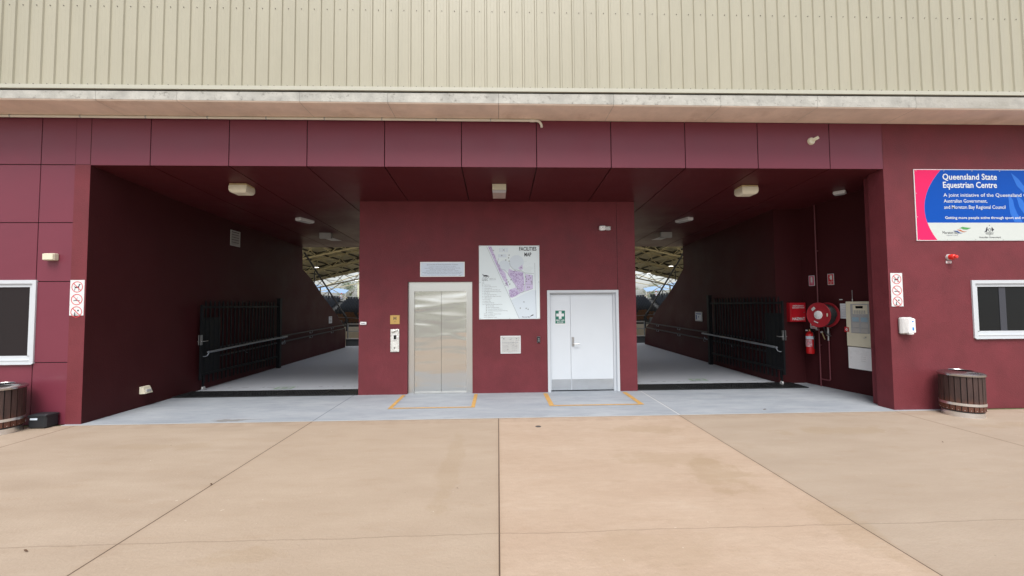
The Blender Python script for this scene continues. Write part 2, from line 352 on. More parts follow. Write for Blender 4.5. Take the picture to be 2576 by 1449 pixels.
    def seg(s, x0, z0, x1, z1, wd, y):
        d = Vector((x1 - x0, z1 - z0)); d.normalize(); n = Vector((-d.y, d.x)) * wd / 2
        return s.flat([(x0 - n.x, z0 - n.y), (x1 - n.x, z1 - n.y), (x1 + n.x, z1 + n.y), (x0 + n.x, z0 + n.y)], y)
    def text(s, body, x, z, h, y, width=None, align='l', bold=0.0):
        cu = bpy.data.curves.new('t', 'FONT'); cu.body = body; cu.size = 1; cu.offset = bold; cu.resolution_u = 2
        ob = bpy.data.objects.new('t', cu); SC.collection.objects.link(ob)
        dg = bpy.context.evaluated_depsgraph_get(); me = bpy.data.meshes.new_from_object(ob.evaluated_get(dg))
        vs = [vv.co.copy() for vv in me.vertices]; fs = [tuple(p.vertices) for p in me.polygons]
        bpy.data.objects.remove(ob); bpy.data.curves.remove(cu); bpy.data.meshes.remove(me)
        if not vs: return s
        x0 = min(p.x for p in vs); x1 = max(p.x for p in vs); sc = h / .70
        sx = (width / (x1 - x0)) if width else sc
        W = (x1 - x0) * sx; off = {'l': 0, 'c': -W / 2, 'r': -W}[align]
        return s.add([(x + off + (p.x - x0) * sx, y, z + p.y * sc) for p in vs], fs)
    def build(s, name, m, parent=None, smooth=None):
        me = bpy.data.meshes.new(name); me.from_pydata([tuple(p) for p in s.v], [], s.f); me.validate(); me.update()
        if len(me.polygons) == len(s.sm):
            for p, q in zip(me.polygons, s.sm): p.use_smooth = q if smooth is None else smooth
        if any(s.sm): me.set_sharp_from_angle(angle=R(38))
        o = bpy.data.objects.new(name, me); SC.collection.objects.link(o)
        me.materials.append(M[m] if isinstance(m, str) else m)
        if parent is not None: o.parent = parent
        return o
def root(name, label, cat, loc=(0, 0, 0), rz=0.0, group=None):
    o = bpy.data.objects.new(name, None); SC.collection.objects.link(o); o.empty_display_size = .1
    o.location = loc; o.rotation_euler = (0, 0, rz); o['label'] = label; o['category'] = cat
    if group: o['group'] = group
    return o
def tag(o, label, cat, group=None):
    o['label'] = label; o['category'] = cat
    if group: o['group'] = group
    return o
def struct(o): o['kind'] = 'structure'; return o
def copy_tree(o, parent=None):
    c = o.copy(); SC.collection.objects.link(c)
    if parent is not None: c.parent = parent
    for ch in [x for x in bpy.data.objects if x.parent == o]: copy_tree(ch, c)
    return c
WB = R(-79.51)                                                   # direction of the slanting equipment wall
def wb(s, z, off=0): u = Vector((.18207, -.98329)); return (7.103 + u.x * s - .98329 * off, 2.30 + u.y * s - .18207 * off, z)
def ceil_z(y): return 4.195 - (4.195 - 4.07) * y / 1.784 if y < 1.784 else 4.07 - (y - 1.784) * (.22 / 5.216)

# ------------------------------------------------------------------ ground
g = MB()
PX, PY0, PY1 = 46, 12.3, 84
for x0, x1, y0, y1 in ((-600, 600, -600, PY0), (-600, -PX, PY0, PY1), (PX, 600, PY0, PY1), (-600, 600, PY1, 900)): g.quad((x0, y0, -.008), (x1, y0, -.008), (x1, y1, -.008), (x0, y1, -.008))
struct(g.build('ground', 'grass'))
a = MB(); a.quad((-40, -9, 0), (40, -9, 0), (40, -.075, 0), (-40, -.075, 0)); struct(a.build('pavement', 'apron'))
a = MB(); a.quad((-80, -21, -.004), (80, -21, -.004), (80, -9, -.004), (-80, -9, -.004)); struct(a.build('unseen_road', 'unseen_road'))  # unseen, added to give the lift doors a dark band to reflect
a = MB(); a.quad((-80, -36, -.004), (80, -36, -.004), (80, -21, -.004), (-80, -21, -.004)); struct(a.build('reflection_strip', 'conc'))  # unseen, added as a lighter band for the lift reflection
a = MB(); a.quad((-40, -7.6, .004), (40, -7.6, .004), (40, -6.9, .004), (-40, -6.9, .004)); struct(a.build('reflection_strip', 'palestrip'))  # unseen strip, added as the bright highlight mirrored in the lift doors
MB().box(-40, 40, -9.15, -9.0, -.01, .02).build('kerb', 'conc')['kind'] = 'structure'  # unseen, added as a pale line for the lift doors to mirror
p = MB(); p.quad((-6.9, -.078, .004), (7.6, -.078, .004), (7.6, 2.36, .004), (-6.9, 2.36, .004))
p.quad((-6.9, 2.36, .004), (7.6, 2.36, .004), (7.6, 11.2, .05), (-6.9, 11.2, .05)); p.quad((-6.9, 11.2, .05), (7.6, 11.2, .05), (7.6, 12.3, .05), (-6.9, 12.3, .05))
struct(p.build('passage_floor', 'passage'))
a = MB(); a.quad((-PX, PY0, -1.6), (PX, PY0, -1.6), (PX, PY1, -1.6), (-PX, PY1, -1.6)); struct(a.build('arena_ground', 'sand'))
a = MB().box(-PX, PX, PY0 - .1, PY0, -1.6, -.01).box(-PX, PX, PY1, PY1 + .1, -1.6, -.01).box(-PX - .1, -PX, PY0, PY1, -1.6, -.01).box(PX, PX + .1, PY0, PY1, -1.6, -.01)
struct(a.build('retaining_terrain', 'tier'))
# painted lines on the passage floor
def frame_line(name, x0, x1, y0, y1, wd, label):
    m = MB(); z = .008
    m.quad((x0, y0, z), (x0 + wd, y0, z), (x0 + wd, y1, z), (x0, y1, z)); m.quad((x1 - wd, y0, z), (x1, y0, z), (x1, y1, z), (x1 - wd, y1, z))
    m.quad((x0 + wd, y0, z), (x1 - wd, y0, z), (x1 - wd, y0 + .06, z), (x0 + wd, y0 + .06, z))
    struct(m.build(name, 'yellow'))
frame_line('floor_marking', -1.99, -.43, .62, 1.70, .07, ''); frame_line('floor_marking', .93, 2.68, .63, 1.66, .09, '')
for cx, cy in ((-4.84, 2.60), (4.82, 2.86)):
    m = MB(); z = .012
    for (x0, x1, y0, y1) in ((-.20, .20, .09, .12), (-.20, -.14, -.09, .09), (.14, .20, -.09, .09), (-.20, .20, -.12, -.09), (-.06, .06, -.04, .04)):
        m.quad((cx + x0, cy + y0, z), (cx + x1, cy + y0, z), (cx + x1, cy + y1, z), (cx + x0, cy + y1, z))
    struct(m.build('floor_marking', 'palegreen'))

# ------------------------------------------------------------------ building
B = root('arena_building', 'maroon rendered entrance building with cream ribbed steel upper wall and two open passages', 'building')
# main facade: left fibre cement panels, fascia panels, right rendered wall
JX = [-5.72, -4.455, -3.18, -1.896, -.603, .675, 1.96, 3.257, 4.544, 5.834]
bk = MB().box(-14, -6.70, .012, .22, 0, 5.0).box(-6.70, 6.80, .012, .22, 4.21, 5.0).build('wall_backing', 'gap', B)
m = MB(); G = .006
xs = [-6.665] + JX + [6.80]
for i in range(len(xs) - 1):
    m.bbox(xs[i] + (G if i else .002), xs[i + 1] - (G if i < len(xs) - 2 else .002), 0, .012, 4.195, 5.005, .003)
m.build('fascia', 'panel', B)
m = MB()
rows = [0.0, .985, 2.285, 3.245, 4.20, 5.005]
cols = [-13.9, -12.7, -11.4, -10.1, -8.75, -7.447, -6.905]
for i in range(len(cols) - 1):
    for j in range(len(rows) - 1):
        x0, x1, z0, z1 = cols[i] + G, cols[i + 1] - (G if i < len(cols) - 2 else 0), rows[j] + (G if j else .0), rows[j + 1] - G
        if cols[i] == -8.75 and j == 1: m.bbox(x0, x1, 0, .012, z0, 1.0, .003) if False else None; continue
        m.bbox(x0, x1, 0, .012, z0, z1, .003)
m.build('panelled_wall', 'panel', B)
MB().bbox(-6.905, -6.671, 0, .012, 4.206, 5.005, .003).build('panelled_wall', 'panel', B)
MB().box(-6.905, -6.66, -.004, .0, 0, 4.20).build('pier', 'render', B)
# right wall, with window opening
m = MB()
m.box(6.79, 8.30, 0, .22, 0, 5.005); m.box(8.30, 10.3, 0, .22, 0, 1.22); m.box(8.30, 10.3, 0, .22, 2.22, 5.005); m.box(10.3, 14, 0, .22, 0, 5.005)
m.build('wall', 'render', B)
MB().box(6.79, 7.6, .22, .30, 0, 4.25).box(6.885, 7.7, .30, .48, 0, 4.25).build('pier', 'render', B)
# slanting equipment wall and the return behind it
u = Vector((.18207, -.98329)); 
m = MB(); m.prism([(0, 0), (0, 0)], 0, 0) if False else None
pts = [(7.103, 2.35), (7.103 + u.x * 1.9, 2.35 + u.y * 1.9), (8.0, .48), (8.0, 2.35)]
m.add([(x, y, 0) for x, y in pts] + [(x, y, 4.25) for x, y in pts], [(0, 3, 7, 4), (1, 0, 4, 5), (2, 1, 5, 6), (3, 2, 6, 7), (4, 5, 6, 7)])
m.box(6.46, 7.3, 2.35, 2.5, 0, 4.25)
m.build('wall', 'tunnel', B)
# passage side walls with the raked cut at the arena end
def side_wall(x_near, x_far, y0, th):
    cut = [(11.0, .80), (10.67, 1.10), (9.59, 1.75), (8.80, 2.17), (7.93, 2.74), (7.12, 3.12)] if x_near < 0 else [(10.8, .80), (10.18, 1.10), (9.50, 1.59), (8.50, 2.11), (7.75, 2.56), (7.02, 3.07)]
    prof = [(y0, 0), (11.0, .0)] + cut + [(7.01, 5.0), (y0, 5.0)]
    X = lambda y: x_near + (x_far - x_near) * (y - y0) / (11 - y0)
    n = len(prof); mb = MB()
    v = [(X(y), y, z) for y, z in prof] + [(X(y) + th, y, z) for y, z in prof]
    f = [tuple(range(n)), tuple(range(2 * n - 1, n - 1, -1))] + [(i, i + n, (i + 1) % n + n, (i + 1) % n) for i in range(n)]
    mb.add(v, f); return mb
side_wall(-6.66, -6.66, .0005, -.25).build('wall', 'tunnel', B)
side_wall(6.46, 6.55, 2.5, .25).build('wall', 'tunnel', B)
# central block with recesses for lift and door
BY = 1.784
m = MB(); X0, X1 = -2.914, 2.966
m.box(X0, -1.905, BY, BY + .25, 0, 4.1); m.box(-1.905, -.545, BY, BY + .25, 2.355, 4.1); m.box(-.545, 1.10, BY, BY + .25, 0, 4.1)
m.box(1.10, 2.53, BY, BY + .25, 2.11, 4.1); m.box(2.53, X1, BY, BY + .25, 0, 4.1)
m.build('wall', 'render', B)
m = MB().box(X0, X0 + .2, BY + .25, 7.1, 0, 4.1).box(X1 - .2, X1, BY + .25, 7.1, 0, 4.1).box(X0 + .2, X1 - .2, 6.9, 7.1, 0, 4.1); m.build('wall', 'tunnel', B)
MB().box(X0 + .2, X1 - .2, BY + .26, BY + .4, 0, 4.1).build('wall_backing', 'gap', B)
j = MB().box(2.572, 2.578, BY - .002, BY + .01, 2.16, 4.06); j.build('wall_joint', 'gap', B)
# ceiling in sheets, with open joints running back from the fascia joints
m = MB(); cx = [-6.66] + JX + [7.45]
for i in range(len(cx) - 1):
    a0, a1 = cx[i] + (.009 if i else 0), cx[i + 1] - (.009 if i < len(cx) - 2 else 0)
    for y0, y1 in ((.012, 1.784), (1.784, 7.0)):
        z0, z1 = ceil_z(y0), ceil_z(y1)
        m.add([(a0, y0, z0), (a1, y0, z0), (a1, y1, z1), (a0, y1, z1), (a0, y0, z0 + .012), (a1, y0, z0 + .012), (a1, y1, z1 + .012), (a0, y1, z1 + .012)],
              [(0, 3, 2, 1), (4, 5, 6, 7), (0, 1, 5, 4), (2, 3, 7, 6), (1, 2, 6, 5), (3, 0, 4, 7)])
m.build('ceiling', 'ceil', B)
m = MB()
for y0, y1 in ((.012, 1.784), (1.784, 7.06)):
    z0, z1 = ceil_z(y0) + .03, ceil_z(y1) + .03
    m.add([(-7, y0, z0), (7.7, y0, z0), (7.7, y1, z1), (-7, y1, z1), (-7, y0, 4.6), (7.7, y0, 4.6), (7.7, y1, 4.6), (-7, y1, 4.6)],
          [(0, 3, 2, 1), (4, 5, 6, 7), (0, 1, 5, 4), (2, 3, 7, 6), (1, 2, 6, 5), (3, 0, 4, 7)])
m.build('ceiling_backing', 'gap', B)
# concrete slab: edge face and soffit, cracked joints
TZ = .0042
def tilt_box(m, x0, x1, y0, y1, z0, z1, t0=0, t1=TZ):
    v = [(x, y, z + (t0 if k == 0 else t1) * x) for k, z in enumerate((z0, z1)) for y in (y0, y1) for x in (x0, x1)]
    m.add(v, [(0, 2, 3, 1), (4, 5, 7, 6), (0, 1, 5, 4), (2, 6, 7, 3), (0, 4, 6, 2), (1, 3, 7, 5)])
m = MB()
cuts = [-14, -9.6, -6.1, -4.9, -3.05, -1.7, .03, 1.86, 3.6, 5.2, 6.86]
for a0, a1 in zip(cuts, cuts[1:]): tilt_box(m, a0 + .002, a1 - .002, -.53, .0, 5.03, 5.185)
m.build('slab_edge', 'conc', B)
m = MB(); tilt_box(m, 6.862, 14, -.53, .0, 5.03, 5.185); m.build('slab_edge', 'conc2', B)
m = MB()
for a0, a1 in zip(cuts[:-1] + [6.86], cuts[1:] + [14]):
    m.add([(a0 + .003, -.515, 5.012), (a1 - .003, -.515, 5.012), (a1 - .003, 0, 5.008), (a0 + .003, 0, 5.008)], [(0, 3, 2, 1)])
    m.add([(a0 + .003, -.515, 5.012), (a1 - .003, -.515, 5.012), (a1 - .003, -.528, 5.03), (a0 + .003, -.528, 5.03)], [(0, 1, 2, 3)])
m.build('soffit', 'soffit', B)
MB().box(-14, 14, -.40, 7.0, 5.045, 5.12).build('floor_slab', 'conc', B)
# cream ribbed cladding
P = .2; ribs = []
m = MB(); YP, YR = -.482, -.503
zb, zt = 5.27, 9.4
x = -14.0; prof = []
while x < 14.0:
    prof += [(x, YP), (x + .050, YP), (x + .053, YP - .0012), (x + .056, YP), (x + .105, YP), (x + .108, YP - .0012), (x + .111, YP), (x + .155, YP), (x + .166, YR), (x + .189, YR)]
    x += P
prof = [(a + .053, b) for a, b in prof]
v = [(a, b, zb - .01 + TZ * a) for a, b in prof] + [(a, b, zt) for a, b in prof]; n = len(prof)
m.add(v, [(i, i + 1, i + 1 + n, i + n) for i in range(n - 1)]); m.build('cladding', 'clad', B)
m = MB(); tilt_box(m, -14, 14, -.545, -.46, 5.215, 5.275, TZ, TZ); m.build('trim', 'trim', B)
m = MB(); tilt_box(m, -14, 14, -.50, -.41, 5.185, 5.215, TZ, TZ); m.build('trim_shadow_gap', 'gap', B)
m = MB()
for i in range(-42, 52):
    xx = -14 + .053 + .08 + (i + 70) * P
    if xx < -8.6 or xx > 9.6: continue
    for zz in (5.312, 6.55, 7.8):
        m.cyl((xx, YP - .008, zz + TZ * xx), (xx, YP, zz + TZ * xx), .0065, 8)
m.build('screws', 'screw', B)
MB().box(-14, 14, -.47, .3, 5.6, 9.4).build('upper_wall', 'gap', B)
m = MB().box(-14.2, 14.2, -.75, 8, 9.4, 9.6); m.build('roof', 'clad', B)
# drain pipe along the soffit
m = MB(); pz = 4.985
pp = [(-14, -.045, pz)] + [(x, -.045, pz) for x in (-7, -3, 0, .60)] + [(.66 + .10 * math.sin(t), -.045, pz - .10 + .10 * math.cos(t)) for t in [i * math.pi / 16 for i in range(1, 9)]] + [(.765, -.045, pz - .115)]
pipe = m.tube(pp, .0215, 12).build('drain_pipe', 'pvc', B)
m = MB().cyl((.56, -.045, pz), (.64, -.045, pz), .027, 14)
m.build('collar', 'pvc', pipe)
for x in (-7.9, -6.80, -5.764, -4.775, -3.826, -2.874, -1.926, -1.021, -.107, .575):
    MB().cyl((x - .009, -.045, pz), (x + .009, -.045, pz), .026, 12).box(x - .014, x + .014, -.06, -.03, pz + .02, 5.008).build('pipe_clip', 'galv', pipe)
# lift
lf = MB(); fx0, fx1 = -1.903, -.547
lf.box(fx0, fx0 + .125, BY + .075, BY + .2, 0, 2.353).box(fx1 - .125, fx1, BY + .075, BY + .2, 0, 2.353).box(fx0 + .125, fx1 - .125, BY + .077, BY + .2, 2.155, 2.352)
lift = lf.build('lift_entrance', 'steelframe', B)
for a0, a1 in ((-1.778, -1.2145), (-1.2105, -.672)):
    MB().bbox(a0, a1, BY + .118, BY + .15, .012, 2.155, .002).build('lift_door', 'steel', lift)
MB().box(-1.78, -.67, BY + .02, BY + .20, .004, .012).build('lift_sill', 'galv', lift)
# first aid double door
fr = MB(); a0, a1, zt_ = 1.048, 2.583, 2.158
fr.box(a0, a0 + .055, BY - .02, BY + .10, .004, zt_).box(a1 - .055, a1, BY - .02, BY + .10, .004, zt_).box(a0 + .055, a1 - .055, BY - .018, BY + .10, zt_ - .055, zt_ - .001)
fr.box(a0 + .055, a0 + .075, BY + .04, BY + .10, .004, zt_ - .075).box(a1 - .11, a1 - .055, BY + .04, BY + .10, .004, zt_ - .075).box(a0 + .055, a1 - .055, BY + .042, BY + .10, zt_ - .08, zt_ - .056)
fr = fr.build('door_frame', 'frame', B)
for q, (d0, d1) in enumerate(((1.125, 1.5525), (1.5575, 2.470))):
    d = MB().bbox(d0, d1, BY + .055, BY + .095, .03, 2.07, .002).build('door_leaf', 'white', fr)
    MB().bbox(d0 + .012, d1 - .004, BY + .0525, BY + .055, .035, .26, .001).build('kick_plate', 'kick', d)
    if q:
        MB().bbox(1.575, 1.625, BY + .043, BY + .055, .955, 1.155, .004).build('lock_plate', 'galv', d)
        MB().tube([(1.600, BY + .05, 1.01), (1.600, BY - .005, 1.01), (1.612, BY - .012, 1.01), (1.735, BY - .010, 1.012)], .009, 10).build('handle', 'steelframe', d)
# windows
def window(x0, x1, z0, z1, mull, yo):
    fw_ = .058
    f = MB().box(x0, x1, yo, .10, z0, z0 + fw_).box(x0, x1, yo, .10, z1 - fw_, z1).box(x0, x0 + fw_, yo, .10, z0 + fw_, z1 - fw_).box(x1 - fw_, x1, yo, .10, z0 + fw_, z1 - fw_)
    f = f.build('window', 'frame', B)
    i = MB(); s0, s1, t0, t1 = x0 + fw_, x1 - fw_, z0 + fw_, z1 - fw_; k = .055
    i.box(s0, s1, yo + .022, .09, t0, t0 + k + .01).box(s0, s1, yo + .022, .09, t1 - k, t1).box(s0, s0 + k, yo + .022, .09, t0 + k, t1 - k).box(s1 - k, s1, yo + .022, .09, t0 + k, t1 - k)
    i.box(s0 + .01, s1 - .01, yo - .006, yo + .022, t0 - .012, t0 + .002)
    i.build('sash', 'frame', f)
    MB().box(s0 + k, s1 - k, yo + .045, yo + .055, t0 + k, t1 - k).build('pane', 'glass', f)
    for mm in mull: MB().box(mm - .06, mm + .06, yo + .040, yo + .0445, t0 + k, t1 - k).build('blind_strip', 'blind', f)
    MB().box(x0 + .01, x1 - .01, yo - .012, yo, z0 - .014, z0 - .001).build('sill', 'frame', f)
window(-9.2, -7.42, .975, 2.312, (), -.022)
window(8.28, 10.28, 1.215, 2.225, (8.87,), -.022)

# ------------------------------------------------------------------ floor grates
def grate(x0, x1, y0, y1, label):
    r = root('floor_grate', label, 'grate', ((x0 + x1) / 2, (y0 + y1) / 2, .004))
    w_, d_ = (x1 - x0) / 2, (y1 - y0) / 2
    MB().box(-w_, w_, -d_, d_, .0005, .004).build('drain_channel', 'gap', r)
    m = MB(); n = int(2 * w_ / .055)
    for i in range(n + 1):
        xx = -w_ + 2 * w_ * i / n; m.box(xx - .005, xx + .005, -d_, d_, .004, .022)
    for k in range(7):
        yy = -d_ + 2 * d_ * k / 6; m.box(-w_, w_, yy - .003, yy + .003, .004, .0205)
    for k in range(int(2 * w_) + 1): m.box(-w_ + k * .995, -w_ + k * .995 + .016, -d_, d_, .004, .024)
    m.build('grate_bars', 'gratebar', r)
grate(-6.655, -2.92, 1.76, 2.30, 'black steel drain grate across the left passage floor')
grate(2.97, 6.72, 1.80, 2.36, 'black steel drain grate across the right passage floor, below the open gate')

# ------------------------------------------------------------------ signs on the facade
def prohibition(x, z, w_, h, label):
    r = root('prohibition_sign', label, 'sign', (x, 0, z), 0, 'vertical prohibition signs beside the opening')
    MB().bbox(0, w_, -.008, -.0045, 0, h, .001).build('sign_board', 'signwhite', r)
    y = -.0095; R_ = w_ * .40; cs = [(w_ / 2, h - w_ * .50), (w_ / 2, h - w_ * 1.42), (w_ / 2, h - w_ * 2.32)]
    k = MB()
    cx, cz = cs[0]; q = R_
    k.flat([(cx - .42 * q, cz + .02 * q), (cx + .32 * q, cz + .10 * q), (cx + .36 * q, cz - .22 * q), (cx - .42 * q, cz - .20 * q)], y)      # dog body
    k.seg(cx - .36 * q, cz - .15 * q, cx - .44 * q, cz - .68 * q, .09 * q, y); k.seg(cx + .28 * q, cz - .15 * q, cx + .26 * q, cz - .68 * q, .09 * q, y)
    k.seg(cx + .25 * q, cz + .05 * q, cx + .40 * q, cz + .42 * q, .16 * q, y); k.flat([(cx + .22 * q, cz + .36 * q), (cx + .66 * q, cz + .38 * q), (cx + .40 * q, cz + .56 * q)], y)
    k.seg(cx - .42 * q, cz, cx - .62 * q, cz + .22 * q, .07 * q, y)
    cx, cz = cs[1]; k.rect(cx - .58 * q, cx + .38 * q, cz - .26 * q, cz - .14 * q, y); k.rect(cx + .42 * q, cx + .55 * q, cz - .26 * q, cz - .14 * q, y)
    cx, cz = cs[2]
    k.flat([(cx - .38 * q, cz + .38 * q), (cx - .14 * q, cz + .38 * q), (cx - .22 * q, cz + .1 * q), (cx - .30 * q, cz + .1 * q)], y); k.rect(cx - .34 * q, cx - .18 * q, cz - .62 * q, cz - .05 * q, y)
    k.rect(cx - .42 * q, cx - .10 * q, cz - .72 * q, cz - .60 * q, y); k.rect(cx + .16 * q, cx + .42 * q, cz + .12 * q, cz + .40 * q, y)
    k.build('pictogram', 'ink', r)
    MB().tube([(cs[1][0] - .3 * q, y, cs[1][1] - .05 * q), (cs[1][0] - .1 * q, y, cs[1][1] + .25 * q), (cs[1][0] + .05 * q, y, cs[1][1] + .2 * q), (cs[1][0] + .12 * q, y, cs[1][1] + .5 * q)], .0035, 6).build('smoke_mark', 'plgrey', r)
    rd = MB()
    for cx, cz in cs:
        rd.ring(cx, cz, R_ * .88, R_, -.0102, 40); rd.seg(cx - R_ * .66, cz + R_ * .66, cx + R_ * .66, cz - R_ * .66, R_ * .13, -.0108)
    rd.build('prohibition_ring', 'signred', r)
    MB().text('NO GLASS', w_ / 2, .012, .018, y, w_ * .66, 'c').build('lettering', 'inkgrey', r)
prohibition(-6.903, 1.735, .222, .573, 'white sign of three red prohibition circles on the pier left of the opening')
prohibition(6.822, 1.778, .213, .58, 'white sign of three red prohibition circles on the wall above the white dispenser')
# large blue sign
r = root('entrance_sign', 'large blue and pink sign naming the equestrian centre, above the right window', 'sign', (7.33, 0, 2.922))
W_, H_ = 3.1, 1.27
MB().bbox(0, W_, -.012, -.001, 0, H_, .002).build('sign_board', 'signwhite', r)
arc = lambda z: .36 - .20 * math.sqrt(max(0, 1 - ((z - .58) / .80) ** 2)) if False else .165 + .335 * ((z - .56) / .70) ** 2
zs = [.012 + i * (H_ - .024) / 24 for i in range(25)]
MB().flat([(.012, .012)] + [(arc(z), z) for z in zs] + [(.012, H_ - .012)], -.0135).build('pink_panel', 'pink', r)
zb_ = .318
MB().flat([(arc(zb_), zb_)] + [(W_ - .012, zb_), (W_ - .012, H_ - .012)] + [(arc(z), z) for z in reversed(zs) if z > zb_], -.0135).build('blue_panel', 'blue', r)
MB().flat([(arc(z), z) for z in reversed(zs) if z < zb_] + [(W_ - .012, .012), (W_ - .012, zb_), (arc(zb_), zb_)], -.0135).build('logo_panel', 'signgrey', r)
m = MB(); cc = [(arc(z), z) for z in zs if z > zb_]
for (x0, z0), (x1, z1) in zip(cc, cc[1:]): m.seg(x0, z0, x1, z1, .006, -.0145)
m.build('edge_line', 'lblue', r)
def swoosh(m, pts, y):
    L_ = [(x - w / 2, z) for x, z, w in pts]; R_ = [(x + w / 2, z) for x, z, w in reversed(pts)]; m.flat(L_ + R_, y)
m = MB()
swoosh(m, [(1.80, 1.20, .01), (1.88, 1.10, .09), (1.95, .98, .13), (2.06, .86, .12), (2.2, .78, .05)], -.0146)
swoosh(m, [(1.72, .84, .01), (1.76, .72, .08), (1.77, .60, .10), (1.80, .48, .13), (1.88, .33, .15)], -.0146)
swoosh(m, [(1.86, .82, .01), (1.93, .72, .10), (1.97, .60, .12), (2.05, .48, .13), (2.2, .38, .05)], -.0146)
m.build('wave_motif', 'lblue', r)
m = MB(); y = -.0155
m.text('Queensland State', .520, 1.085, .105, y, 1.005, bold=.018); m.text('Equestrian Centre', .522, .940, .105, y, .995, bold=.018)
m.text('A joint initiative of the Queensland Government,', .520, .780, .062, y, 2.02, bold=.004); m.text('Australian Government,', .522, .675, .062, y, .80, bold=.004)
m.text('and Moreton Bay Regional Council', .522, .565, .062, y, 1.13, bold=.004)
m.text('Getting more people active through sport and recreation', .530, .385, .046, y, 1.72, bold=.014)
m.build('lettering', 'signwhite', r)
m = MB(); m.text('Moreton Bay', .470, .120, .050, y, .295); m.text('Australian Government', 1.135, .045, .032, y, .40)
m.build('lettering', 'ink', r)
MB().text('Regional Council', .545, .088, .018, y, .20).build('lettering', 'inkgrey', r)
m = MB(); swoosh(m, [(0, 0, 0)] * 3, y) if False else None
m.flat([(.77, .215), (.84, .245), (.90, .235), (1.0, .225), (.92, .195), (.85, .20), (.81, .22)], y); m.build('logo_wave', 'lgreen', r)
MB().flat([(.73, .195), (.80, .195), (.85, .165), (.92, .162), (.85, .15), (.79, .17)], y).build('logo_wave', 'orange', r)
MB().flat([(.66, .175), (.74, .175), (.79, .14), (.84, .135), (.78, .125), (.73, .155)], y).build('logo_wave', 'navy', r)
m = MB(); cx_, cz_ = 1.335, .185                                  # coat of arms
m.flat([(cx_ - .055, cz_ - .03), (cx_ - .035, cz_ + .01), (cx_ - .04, cz_ + .06), (cx_ - .055, cz_ + .05), (cx_ - .075, cz_ - .01), (cx_ - .10, cz_ - .035)], y)
m.flat([(cx_ + .045, cz_ - .03), (cx_ + .035, cz_ + .02), (cx_ + .045, cz_ + .065), (cx_ + .055, cz_ + .04), (cx_ + .085, cz_ + .01), (cx_ + .06, cz_ - .01)], y)
m.ring(cx_, cz_ + .005, .020, .028, y, 16); m.disc(cx_, cz_ + .085, .008, y, 8)
for dz in (-.04, -.055, -.07): m.seg(cx_ - .09 + abs(dz) * .4, cz_ + dz, cx_ + .09 - abs(dz) * .4, cz_ + dz - .004, .004, y)
for k in range(10): m.disc(cx_ + random.uniform(-.08, .08), cz_ - .05 + random.uniform(-.025, .02), .004, y, 6)
m.disc(cx_, cz_ - .085, .008, y, 8); m.build('emblem', 'ink', r)
MB().ring(2.10, .165, .001, .115, y, 30, 1).build('round_logo', 'purple', r)
m = MB()
for x in (.04, .55, 1.07, 1.58, 2.1, 2.6, 3.06): m.cyl((x, -.018, H_ - .03), (x, -.012, H_ - .03), .007, 8).cyl((x, -.018, .022), (x, -.012, .022), .007, 8)
for z in (.42, .84): m.cyl((.025, -.018, z), (.025, -.012, z), .007, 8)
m.build('fixing_screws', 'plgrey', r)
# sounder beacon with its small label
r = root('alarm_beacon', 'small red alarm beacon with pink label under the blue sign', 'alarm', (7.90, 0, 2.63))
MB().lathe([(.0, -.03), (.052, -.03), (.055, -.0), (0, 0)], ax='y', n=24).build('base', 'plgrey', r)
MB().lathe([(.048, -.03), (.05, -.05), (.046, -.085), (.040, -.10), (.030, -.11), (.028, -.13), (.0, -.135)], ax='y', n=24).build('lens', 'lens', r)
MB().bbox(-.055, .045, -.006, -.001, -.105, -.062, .001).build('label_plate', 'signwhite', r)
MB().text('FIRE', -.005, -.094, .022, -.008, .07, 'c', .02).build('lettering', 'signred', r)
# dispenser
r = root('hand_dispenser', 'white plastic hand sanitiser dispenser on the wall right of the opening', 'dispenser', (6.915, 0, 1.295))
MB().bbox(0, .235, -.065, 0, .005, .298, .022).build('back_case', 'plgrey', r)
m = MB(); m.add([(.055, -.065, .03), (.222, -.065, .03), (.222, -.065, .28), (.055, -.065, .28), (.075, -.115, .035), (.218, -.10, .035), (.215, -.10, .262), (.085, -.115, .272)],
      [(0, 3, 2, 1), (4, 5, 6, 7), (0, 1, 5, 4), (2, 3, 7, 6), (1, 2, 6, 5), (3, 0, 4, 7)])
m.build('front_cover', 'plwhite', r)
MB().bbox(.10, .19, -.10, -.05, .0, .035, .008).build('nozzle_guard', 'plwhite', r)
MB().bbox(.150, .180, -.112, -.10, .075, .125, .002).bbox(.150, .178, -.110, -.10, .215, .235, .002).build('brand_window', 'tagblue', r)
# small fixtures on the left wall and fascia
r = root('junction_box', 'cream square junction box on the maroon panels above the left window', 'box', (-7.19, 0, 2.68))
MB().bbox(-.088, .088, -.075, 0, -.056, .056, .008).build('housing', 'creambox', r); MB().bbox(-.082, .082, -.088, -.075, -.050, .050, .005).build('cover', 'creambox', r)
r = root('sensor_light', 'white bullet camera on a round mount high on the right fascia panel', 'camera', (5.50, 0, 4.68))
MB().lathe([(0, -.035), (.05, -.035), (.062, -.02), (.065, 0), (0, 0)], ax='y', n=24).build('mount', 'creambox', r)
T = Matrix.Translation((.03, -.05, .015)) @ Matrix.Rotation(R(-28), 4, 'Y') @ Matrix.Rotation(R(32), 4, 'Z') @ Matrix.Scale(.8, 4)
MB(T).bbox(-.01, .15, -.045, .045, -.032, .036, .008).build('camera_body', 'lightpl', r); MB().cyl((0, -.03, 0), (.05, -.07, .02), .016, 10).build('arm', 'creambox', r)
r = root('bait_station', 'low black plastic box on the ground beside the left timber bin', 'box', (-7.10, -.12, 0))
